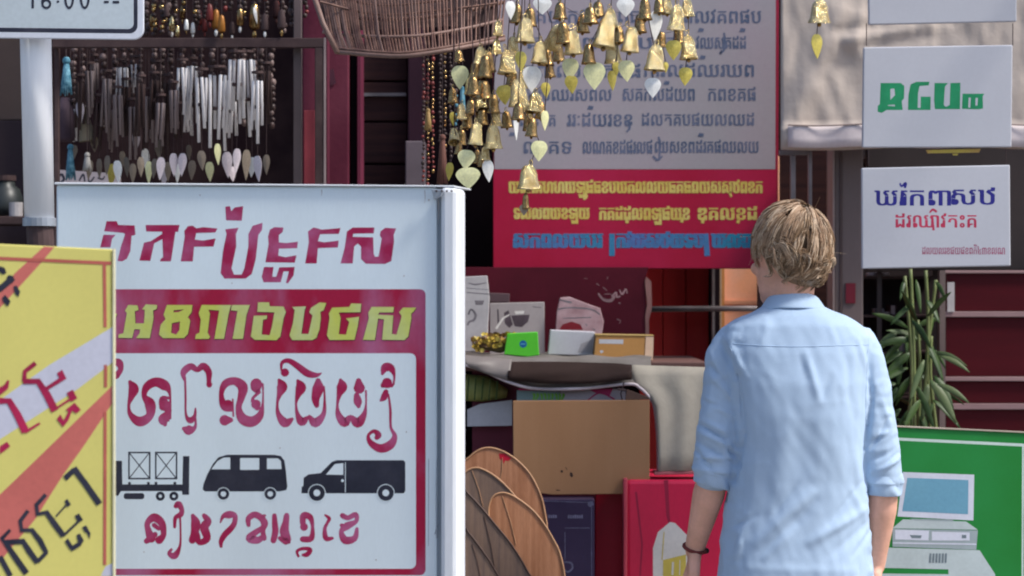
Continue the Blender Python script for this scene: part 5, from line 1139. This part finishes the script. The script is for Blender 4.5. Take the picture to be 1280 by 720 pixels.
LV = [((1143, 425), (1100, 432), .035), ((1140, 440), (1108, 470), .04), ((1135, 410), (1098, 395), .03), ((1152, 425), (1115, 415), .03), ((1163, 475), (1190, 520), .045), ((1160, 480), (1154, 518), .035), ((1168, 440), (1202, 455), .03), ((1140, 470), (1118, 500), .035), ((1175, 445), (1206, 462), .025),
      ((1147, 405), (1130, 370), .03), ((1160, 395), (1184, 370), .03), ((1142, 380), (1118, 402), .025), ((1158, 375), (1172, 400), .03), ((1168, 470), (1188, 505), .04), ((1150, 500), (1133, 530), .035), ((1166, 500), (1195, 530), .035), ((1135, 460), (1100, 480), .035), ((1145, 480), (1165, 530), .03),
      ((1131, 350), (1126, 372), .02), ((1170, 352), (1180, 372), .022), ((1130, 425), (1106, 450), .03), ((1160, 430), (1176, 470), .035), ((1122, 415), (1096, 440), .04), ((1128, 440), (1095, 462), .045), ((1155, 450), (1140, 495), .03), ((1172, 480), (1205, 500), .03), ((1145, 350), (1150, 385), .022), ((1140, 400), (1160, 430), .03)]
for i, (a, b, wd) in enumerate(LV):
    D_ = 7.60+R.uniform(-.06, .06); plant_leaf(at(a[0], a[1], D_+.03), at(b[0]+(b[0]-a[0])*.2, b[1]+(b[1]-a[1])*.2, D_), wd*.66, leafm2 if i in (3, 4, 6, 5) or R.random() < .25 else leafm)
for i in range(30):
    px = R.uniform(1105, 1178); py = R.uniform(395, 525); D_ = 7.66+R.uniform(0, .1); an = R.uniform(.2, 2.9); l = R.uniform(26, 48)
    plant_leaf(at(px, py, D_), at(px+l*math.cos(an)*.8, py+l*math.sin(an), D_-.02), R.uniform(.012, .022), leafm)
# ------------------------------------------------------------------ the man
YM = 6.6; q = K*YM
def W(px, py, dy=0.): return Vector(((px-640)*q, YM+dy, CAMZ-(py-360)*q))
man = thing('person', 'man with curly blond hair in a pale blue shirt with rolled sleeves, seen from behind', 'person', (W(995, 0).x, YM, 0))
def cap_mesh(mb, pts, n=14, sy=1.0):   # list of (Vector, radius), closed with round ends
    P = [p for p, r in pts]; Rr = [r for p, r in pts]
    a = (P[0]-P[1]).normalized(); b = (P[-1]-P[-2]).normalized()
    P2 = [P[0]+a*Rr[0]*.95, P[0]+a*Rr[0]*.7]+P+[P[-1]+b*Rr[-1]*.7, P[-1]+b*Rr[-1]*.95]; R2 = [Rr[0]*.25, Rr[0]*.72]+Rr+[Rr[-1]*.72, Rr[-1]*.25]
    mb.tube(P2, R2, n)
def rings(mb, lv, n=28, ex=2.4):
    """lv: (x0,x1,ycentre,halfdepth,z)"""
    v = []; f = []
    for x0, x1, yc, hd, z in lv:
        cx, hx = (x0+x1)/2, (x1-x0)/2
        for k in range(n):
            a = 2*math.pi*k/n; c, s_ = math.cos(a), math.sin(a)
            v.append(Vector((cx+hx*math.copysign(abs(c)**(2/ex), c), yc+hd*math.copysign(abs(s_)**(2/ex), s_), z)))
    m = len(lv)
    for i in range(m-1):
        for k in range(n):
            k2 = (k+1) % n; f.append((i*n+k, i*n+k2, (i+1)*n+k2, (i+1)*n+k))
    f.append(tuple(range(n))); f.append(tuple((m-1)*n+k for k in reversed(range(n))))
    mb.add(v, f)
def fuse(mb, voxel, smooth=2, name='x'):
    o = obj(name, mb.v, mb.f, None)
    bm = bmesh.new(); bm.from_mesh(o.data); bmesh.ops.recalc_face_normals(bm, faces=bm.faces); bm.to_mesh(o.data); bm.free()
    r = o.modifiers.new('r', 'REMESH'); r.mode = 'VOXEL'; r.voxel_size = voxel; r.use_smooth_shade = True
    if smooth: s_ = o.modifiers.new('s', 'SMOOTH'); s_.iterations = smooth; s_.factor = .6
    dg = bpy.context.evaluated_depsgraph_get(); me = bpy.data.meshes.new_from_object(o.evaluated_get(dg))
    bpy.data.objects.remove(o); return me
def place(me, name, mat, parent, label=None):
    of = off(parent); me.transform(Matrix.Translation(-of)); me.materials.clear(); me.materials.append(mat); me.name = name
    me.polygons.foreach_set('use_smooth', [True]*len(me.polygons))
    o = bpy.data.objects.new(name, me); COL.objects.link(o); o.parent = parent; OFF[o.name] = of
    if label: o['label'] = label
    return o
# --- skin: head, neck, arms, hands, legs as one surface
FW = Vector((-math.sin(math.radians(43)), math.cos(math.radians(43)), 0)); RT = Vector((FW.y, -FW.x, 0)); UP = Vector((0, 0, 1))
HC = W(988, 318, .0); HS = .93
def H(f_, r_, u_): return HC+(FW*f_+RT*r_+UP*u_)*HS
b = MB()
def ell(c, rf, rr, ru, n=20):
    v = []; f = []; m = n//2; rf *= HS; rr *= HS; ru *= HS
    for i in range(m+1):
        th = math.pi*i/m
        for k in range(n):
            a = 2*math.pi*k/n
            v.append(c+FW*rf*math.sin(th)*math.cos(a)+RT*rr*math.sin(th)*math.sin(a)*(-1)+UP*ru*math.cos(th))
    for i in range(m):
        for k in range(n): k2 = (k+1) % n; f.append((i*n+k, i*n+k2, (i+1)*n+k2, (i+1)*n+k))
    return v, f
b.add(*ell(H(0, 0, .015), .092, .074, .098))
b.add(*ell(H(.028, 0, -.055), .066, .060, .072))            # lower face
b.add(*ell(H(.058, 0, -.105), .032, .036, .026, 14))        # chin
b.add(*ell(H(.045, 0, -.085), .042, .054, .036, 14))        # jaw
b.add(*ell(H(.078, .034, -.035), .018, .022, .018, 10)); b.add(*ell(H(.078, -.034, -.035), .018, .022, .018, 10))
b.add(*ell(H(.108, 0, -.038), .014, .012, .016, 10)); cap_mesh(b, [(H(.092, 0, .005), .007), (H(.107, 0, -.030), .010)], 8)
b.add(*ell(H(.082, 0, .022), .014, .05, .010, 12)); b.add(*ell(H(.094, 0, -.068), .010, .022, .006, 10)); b.add(*ell(H(.092, 0, -.078), .010, .020, .006, 10))
for s_ in (-1, 1):
    cap_mesh(b, [(H(-.006, s_*.077, .000), .009), (H(-.014, s_*.088, .012), .009), (H(-.010, s_*.086, .026), .007)], 8)
    cap_mesh(b, [(H(-.006, s_*.077, -.000), .008), (H(-.006, s_*.080, -.026), .007)], 8)
cap_mesh(b, [(H(-.012, 0, -.05), .052), (W(989, 374, .006), .052), (W(990, 400, .010), .050)], 20)
rings(b, [(W(955, 0).x, W(1025, 0).x, YM+.01, .035, W(0, 402).z), (W(925, 0).x, W(1060, 0).x, YM, .075, W(0, 430).z), (W(935, 0).x, W(1055, 0).x, YM, .085, W(0, 520).z), (W(935, 0).x, W(1055, 0).x, YM, .085, W(0, 620).z), (W(912, 0).x, W(1075, 0).x, YM, .105, W(0, 740).z), (W(915, 0).x, W(1072, 0).x, YM, .09, W(0, 800).z)])
def arm(sh_, el, wr, hand_dir, sgn):
    cap_mesh(b, [(sh_, .034), (sh_.lerp(el, .5), .036), (el, .034)], 14)
    cap_mesh(b, [(el, .037), (el.lerp(wr, .3), .038), (el.lerp(wr, .75), .028), (wr, .0235)], 14)
    hd = hand_dir.normalized(); palm = wr+hd*.045; side = Vector((0, 1, 0)); thick = side.cross(hd)
    for k in range(4):
        o_ = side*(.030-.020*k)
        cap_mesh(b, [(wr+hd*.012+o_*.6, .016), (wr+hd*.05+o_*.95, .0145), (wr+hd*.082+o_, .012)], 8)
        L_ = (.072, .080, .075, .060)[k]; st = wr+hd*.085+o_; cur = thick*sgn
        cap_mesh(b, [(st, .0095), (st+hd*L_*.42+cur*.006, .0088), (st+hd*L_*.75+cur*.020, .0082), (st+hd*L_*.92+cur*.036, .0072)], 8)
    th0 = wr+hd*.028+side*.026; cap_mesh(b, [(th0, .014), (th0+hd*.028+side*.022+thick*sgn*.008, .0115), (th0+hd*.058+side*.030+thick*sgn*.018, .0098), (th0+hd*.078+side*.030+thick*sgn*.026, .008)], 8)
wl = W(870, 690, .06); wr_ = W(1097, 712, .05)
arm(W(908, 440, 0), W(893, 590, .0), wl, Vector((-.03, .03, -1)), 1)
arm(W(1078, 440, 0), W(1104, 605, .0), wr_, Vector((-.02, .06, -1)), -1)
hipz = W(0, 800).z
for s_, fx in ((-1, 950), (1, 1038)):
    x = W(fx, 0).x
    cap_mesh(b, [(Vector((x, YM, hipz+.04)), .085), (Vector((x+s_*.005, YM, hipz-.2)), .075), (Vector((x+s_*.01, YM+.01, .50)), .055), (Vector((x+s_*.012, YM-.015, .35)), .052), (Vector((x+s_*.015, YM, .10)), .036), (Vector((x+s_*.015, YM+.01, .06)), .036)], 16)
    cap_mesh(b, [(Vector((x+s_*.015, YM-.03, .045)), .036), (Vector((x+s_*.03, YM+.14, .035)), .032)], 12)
place(fuse(b, .0048, 2), 'body', skinm, man)
# eyes
for s_ in (-1, 1):
    e = MB().sphere(H(.080, s_*.030, .004), .0125, 12).build('eye', eyem, man, smooth=True)
    MB().sphere(H(.0895, s_*.030, .004), .0052, 10).build('iris', M('iris_brown', (.08, .05, .03), .2), e, smooth=True)
# --- shirt
b = MB()
def R_(y, L_, R2, hd, yc=0): return (W(L_, 0).x, W(R2, 0).x, YM+yc, hd, W(0, y).z)
rings(b, [R_(378, 962, 1020, .056), R_(386, 948, 1036, .070), R_(395, 926, 1058, .086), R_(406, 908, 1078, .100, .0), R_(420, 899, 1089, .108), R_(440, 902, 1089, .120), R_(480, 908, 1086, .132), R_(520, 914, 1082, .134), R_(560, 917, 1080, .128), R_(600, 912, 1082, .122), R_(640, 906, 1085, .122), R_(680, 901, 1088, .128), R_(720, 897, 1091, .136), R_(770, 893, 1094, .142), R_(812, 893, 1095, .140)], 36, 2.5)
def slv(pts): cap_mesh(b, [(W(x, y, d), r*q) for x, y, r, d in pts], 20)
slv([(913, 428, 22, .0), (908, 445, 26, .0), (905, 480, 25.5, .0), (900, 530, 26.5, .0), (895, 570, 27, .0), (892, 592, 25, .0)])
slv([(1075, 430, 24, .0), (1080, 450, 26, .0), (1088, 490, 26, .0), (1095, 540, 26, .0), (1101, 580, 25.5, .0), (1103, 600, 24, .0)])
me = fuse(b, .0048, 4)
# folds traced from the photograph: (x0,y0,x1,y1,width,amplitude mm) on the back
F = [(874, 530, 905, 548, 3, -5), (880, 500, 908, 512, 3, -4), (868, 560, 890, 590, 3, -5), (902, 548, 922, 580, 3, -6), (886, 455, 905, 475, 3, -3), (1108, 520, 1086, 560, 3, -4), (1120, 565, 1090, 590, 3, -5), (1112, 540, 1084, 552, 3, -4), (960, 640, 990, 600, 5, -3), (1030, 650, 1070, 600, 5, -3), (905, 660, 940, 640, 5, -3), (1060, 690, 1085, 660, 4, -3), (1001, 440, 1017, 500, 6, 4.5), (992, 440, 1000, 470, 6, -3), (1017, 500, 1030, 470, 6, -3), (1007, 611, 941, 673, 9, 7), (1012, 622, 955, 682, 8, -4), (1073, 634, 1005, 672, 8, 7), (1085, 648, 1030, 688, 8, -4), (985, 655, 950, 692, 7, 5), (918, 704, 1075, 708, 8, 2.2), (1060, 610, 1075, 645, 6, 4),
     (900, 430, 918, 470, 4, -5), (918, 470, 926, 540, 4, -7), (926, 540, 915, 600, 4, -7), (910, 425, 930, 470, 4, 5), (1083, 440, 1086, 500, 4, -5), (1086, 500, 1078, 560, 4, -7), (1078, 560, 1080, 600, 4, -7), (1068, 425, 1080, 470, 5, 4),
     (876, 540, 920, 563, 4, 6), (872, 552, 916, 578, 4, -5), (880, 525, 905, 540, 4, 4), (872, 570, 916, 572, 4, 6), (885, 500, 915, 520, 5, 4), (890, 470, 915, 500, 4, 4), (870, 585, 910, 590, 4, 4), (888, 440, 900, 470, 4, 3),
     (1088, 590, 1120, 572, 4, 6), (1084, 575, 1118, 560, 5, -4), (1090, 545, 1118, 540, 5, 3), (1100, 500, 1112, 540, 5, 3), (975, 520, 968, 600, 14, 3), (1040, 520, 1045, 610, 16, 3), (1000, 520, 1000, 600, 18, -3), (940, 560, 935, 640, 12, 3), (930, 440, 938, 540, 10, 2), (1050, 440, 1060, 520, 8, -3), (930, 640, 915, 700, 6, 4), (1060, 560, 1072, 620, 7, 4), (955, 400, 948, 430, 6, 2), (1030, 400, 1040, 432, 6, 2)]
me.update()
nrm = [v.normal.copy() for v in me.vertices]
for i, v in enumerate(me.vertices):
    px = v.co.x/q+640; py = 360-(v.co.z-CAMZ)/q; n_ = nrm[i]; d = 0
    bk_ = max(0, min(1, -n_.y*1.6+.5))
    for x0, y0, x1, y1, wd, am in F:
        if abs(px-(x0+x1)/2) > 70 or abs(py-(y0+y1)/2) > 70: continue
        L2_ = (x1-x0)**2+(y1-y0)**2; u = max(0, min(1, ((px-x0)*(x1-x0)+(py-y0)*(y1-y0))/L2_)); dd = (px-x0-u*(x1-x0))**2+(py-y0-u*(y1-y0))**2
        taper = .45+.55*math.sin(math.pi*u)
        d += am*.00115*(1.35 if px < 925 or px > 1080 else 1)*math.exp(-dd/(wd*wd*.62))*taper*bk_
    d += .0026*mnoise.noise(Vector((v.co.x*19+v.co.z*2, v.co.y*8, v.co.z*3.2)))+.0011*mnoise.noise(Vector((v.co.x*48+v.co.z*20, v.co.y*30, v.co.z*16)))
    if py > 400 and (px < 925 or px > 1078): d += .0022*mnoise.noise(Vector((v.co.x*14, v.co.y*14, v.co.z*60)))
    r1 = 1-abs(mnoise.noise(Vector((v.co.x*8+v.co.z*3, v.co.y*6+3, v.co.z*6-v.co.x*4))))*2.6; r2 = 1-abs(mnoise.noise(Vector((v.co.x*17-v.co.z*9+5, v.co.y*9, v.co.z*13))))*2.6
    sl_ = 1 if (py > 415 and (px < 922 or px > 1080)) else .22
    d += sl_*(.0030*max(0, r1)**4+.0016*max(0, r2)**3)
    v.co += n_*d
shirt = place(me, 'shirt', shirtm, man)
# rolled cuffs
def cuff(c0, c1, r0, r1):
    ax = (c1-c0); mb = MB(); n = 28; L_ = ax.length; t = ax.normalized(); u = t.cross(Vector((0, 1, 0))).normalized(); w_ = t.cross(u); v = []; f = []
    prof = [(0, r0*.93), (.02, r0*1.01), (.25, r0*1.03), (.48, r0*1.05), (.52, r0*1.0), (.56, r1*1.055), (.8, r1*1.05), (.96, r1*1.03), (1.02, r1*.97), (1.0, r1*.88), (.6, r1*.84)]
    for tt, r in prof:
        for k in range(n):
            a = 2*math.pi*k/n; rr = r*(1+.04*math.sin(3*a+tt*4)+.03*math.sin(7*a+9*tt)+.13*mnoise.noise(Vector((2.6*math.cos(a), 2.6*math.sin(a), tt*4+r*90)))+.05*mnoise.noise(Vector((6*math.cos(a), 6*math.sin(a), tt*7+r*50)))); v.append(c0+ax*tt+u*rr*math.cos(a)+w_*rr*math.sin(a)+t*.006*math.sin(a+1.2))
    for i in range(len(prof)-1):
        for k in range(n): k2 = (k+1) % n; f.append((i*n+k, i*n+k2, (i+1)*n+k2, (i+1)*n+k))
    return mb.add(v, f)
cuff(W(894, 576), W(891, 607), 25.5*q, 23.5*q).build('cuff', shirtm, shirt, smooth=True, subsurf=1)
cuff(W(1101, 588), W(1104, 618), 25*q, 22.5*q).build('cuff', shirtm, shirt, smooth=True, subsurf=1)
# collar: stand plus turned-down leaf
def collar():
    v = []; f = []; n = 48
    # (half width px, height px at the back, half depth m)
    prof = [(25, 371, .044), (26, 366.5, .047), (28.5, 365.5, .052), (32, 369, .058), (38, 375, .067), (43, 382.5, .079), (43.5, 384.5, .080)]
    for i, (hw, y, hd) in enumerate(prof):
        for k in range(n+1):
            a = math.radians(-230+280*k/n); ca, sa = math.cos(a), math.sin(a)
            fall = (.5+.5*sa)      # 0 at the back, 1 at the front
            zpx = y+(6 if i >= 3 else 9)*fall+(3.5*abs(ca)**4 if i > 3 else 0)+.5*math.sin(3*a+i)
            v.append(Vector((W(991+hw*ca, 0).x, YM+.004+sa*hd, W(0, zpx).z)))
    for i in range(len(prof)-1):
        for k in range(n): a = i*(n+1)+k; f.append((a, a+1, a+n+2, a+n+1))
    o = obj('collar', v, f, shirtm, shirt, smooth=True); s_ = o.modifiers.new('s', 'SOLIDIFY'); s_.thickness = .0026; s_.offset = 1
    s_ = o.modifiers.new('b', 'SUBSURF'); s_.levels = 1; s_.render_levels = 1
collar()
# yoke seam and side seams as fine stitched cord lying on the cloth
from mathutils.bvhtree import BVHTree
bv = BVHTree.FromPolygons([v.co+off(man) for v in me.vertices], [tuple(p_.vertices) for p_ in me.polygons])
def seam(pts, r=.0009):
    P = []
    for x, y in crom(pts, 8):
        o_ = W(x, y); hit = bv.ray_cast(Vector((o_.x, YM-1, o_.z)), Vector((0, 1, 0)))[0]
        if hit: P.append(hit+Vector((0, -.0002, 0)))
    if len(P) > 2: MB().tube(P, r, 5, False).build('seam', shirtm, shirt, smooth=True)
seam([(905, 428), (950, 431), (990, 432), (1035, 431), (1082, 430)])
seam([(900, 414), (912, 440), (920, 480), (923, 520)]); seam([(1085, 416), (1080, 445), (1078, 490), (1079, 525)])
# trousers, belt, shoes
b = MB()
rings(b, [R_(790, 905, 1083, .125), R_(830, 902, 1086, .135), R_(870, 908, 1080, .125)], 28)
for s_, fx in ((-1, 952), (1, 1036)):
    x = W(fx, 0).x; cap_mesh(b, [(Vector((x, YM, hipz-.06)), .098), (Vector((x+s_*.006, YM, hipz-.25)), .09), (Vector((x+s_*.01, YM+.01, .48)), .075), (Vector((x+s_*.014, YM-.01, .15)), .062)], 18)
me2 = fuse(b, .011, 2)
for v in me2.vertices: v.co += v.normal*.004*mnoise.noise(Vector((v.co.x*14, v.co.y*14, v.co.z*9)))
place(me2, 'trousers', trouserm, man)
for s_, fx in ((-1, 952), (1, 1036)):
    x = W(fx, 0).x+s_*.02; sb = MB(); cap_mesh(sb, [(Vector((x, YM-.04, .047)), .044), (Vector((x+s_*.008, YM+.05, .045)), .046), (Vector((x+s_*.016, YM+.16, .038)), .038)], 14); place(fuse(sb, .006, 2), 'shoe', shoem, man)
# wristband
ax = (wl-W(893, 590)).normalized(); mbw = MB(); u = ax.cross(Vector((0, 1, 0))).normalized(); w_ = ax.cross(u); cw = wl-ax*.004
P = [cw+u*.0262*math.cos(2*math.pi*k/24)+w_*.0262*math.sin(2*math.pi*k/24) for k in range(25)]
mbw.tube(P, .0042, 8, False); wb = mbw.build('wristband', bandm, man, smooth=True)
MB().sphere(cw+u*.028-w_*.012*0, .007, 8).build('clasp', M('clasp_dark', (.03, .02, .02), .4), wb, smooth=True)
# --- hair
hb = MB()
hb.add(*ell(H(-.008, 0, .026), .098, .083, .100, 24)); hb.add(*ell(H(-.036, 0, -.025), .068, .076, .066, 20))
hm = fuse(hb, .006, 2)
hm.update()
for v in hm.vertices:
    v.co += v.normal*(.003*mnoise.noise(v.co*30)-.005)
# cut away the face region
bm = bmesh.new(); bm.from_mesh(hm)
kill = [v for v in bm.verts if ((v.co-HC).dot(FW) > .055 and (v.co-HC).dot(UP) < .045) or ((v.co-HC).dot(FW) > .02 and (v.co-HC).dot(UP) < .0)]
bmesh.ops.delete(bm, geom=kill, context='VERTS'); bm.to_mesh(hm); bm.free()
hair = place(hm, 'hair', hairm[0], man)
RH = random.Random(11)
locks = [MB(), MB(), MB()]
GN = 390
crown = H(-.045, .008, .115)
def scalp(f_, r_, u_): return H(-.008+f_*.098, r_*.086, .022+u_*.104)
c0 = Vector((-.42, .05, .90)).normalized()
for g in range(GN):
    th = math.acos(RH.uniform(-.56, 1.0)) if g < 310 else RH.uniform(0, .75); ph = RH.uniform(-math.pi, math.pi)
    d = Vector((math.sin(th)*math.cos(ph), math.sin(th)*math.sin(ph), math.cos(th)))   # (forward,right,up)
    if d.x > .55 and d.z < .35: continue
    if d.x > .12 and d.z < -.05: continue
    tang = d-c0*d.dot(c0); tang = tang-d*tang.dot(d)
    if tang.length < .05: tang = Vector((RH.uniform(-1, 1), RH.uniform(-1, 1), 0))
    tang.normalize(); lowd = max(0, .38-d.z)
    n = 14; L_ = RH.uniform(.055, .095)*(1 if d.z > -.25 else .6); ph0 = 5*mnoise.noise(d*1.7)+RH.uniform(-.6, .6)+1.5; turns = RH.uniform(.45, .75)+1.0*min(1, lowd*1.6); amp = RH.uniform(.025, .055)+.13*min(1, lowd*1.4)
    p_ = d.copy(); G = []; sweep = RH.uniform(-.25, .25)+.9*mnoise.noise(d*1.5+Vector((7, 0, 0))); lift0 = RH.uniform(0, .028)+.035*min(1, lowd)
    for i in range(n):
        u = i/(n-1); tg = tang*.6+Vector((0, 0, -1))*(.4+.5*u)+Vector((.15, -.25, 0))*(.7 if d.z > .3 else 0); tg = tg-p_*tg.dot(p_); tg.normalize(); side = p_.cross(tg)
        p_ = (p_+tg*(L_/.09)/n+side*sweep*.35/n).normalized(); an = ph0+turns*6.28*u
        o_ = p_*(1.02+lift0+.05*u+amp*.65*u**.7*(1+math.cos(an))*.6)+side*amp*math.sin(an)*u**.5
        G.append((o_, side, p_.copy()))
    base_c = 0 if RH.random() < (.30+.5*min(1, lowd*1.2)) else (1 if RH.random() < .62 else 2)  # dark locks favoured low on the head, painting in the shade there
    if d.y > .5 and d.z > -.2 and RH.random() < .6: base_c = 2  # right side coloured lighter, painting in the rim light
    for st in range(17):
        a_ = RH.uniform(0, 6.28); rad = math.sqrt(RH.random())*.115; jx, jy = rad*math.cos(a_), rad*.42*math.sin(a_); cut = RH.randint(n-5, n); pts = []; rr = []
        fz = RH.uniform(-.02, .02)
        for i in range(cut):
            u = i/(n-1); o_, side, up_ = G[i]; w_ = (1-(.66 if d.z < .3 else .38)*u**.8); q_ = o_+side*(jx*w_+fz*math.sin(7*u+a_))+up_*(jy*w_+.02*RH.uniform(-.3, .3)*u)
            pts.append(scalp(q_.x, q_.y, q_.z)); rr.append(.00125*(1-.75*u**2)+.00015)
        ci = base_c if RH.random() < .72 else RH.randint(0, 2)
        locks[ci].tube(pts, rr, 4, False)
for g in range(60):     # stray hairs
    a_ = RH.uniform(-2.6, 2.6)+math.pi; el_ = RH.uniform(-.35, 1.2); d = Vector((math.cos(a_)*math.cos(el_), math.sin(a_)*math.cos(el_), math.sin(el_))); t_ = Vector((RH.uniform(-1, 1), RH.uniform(-1, 1), RH.uniform(-1, .2))).normalized()
    pts = []
    for i in range(7): u = i/6; o_ = d*(1.03+.10*u)+t_*(.28*u*u+.05*u); pts.append(scalp(o_.x, o_.y, o_.z))
    locks[RH.randint(1, 2)].tube(pts, [.0006*(1-.7*i/6) for i in range(7)], 3, False)
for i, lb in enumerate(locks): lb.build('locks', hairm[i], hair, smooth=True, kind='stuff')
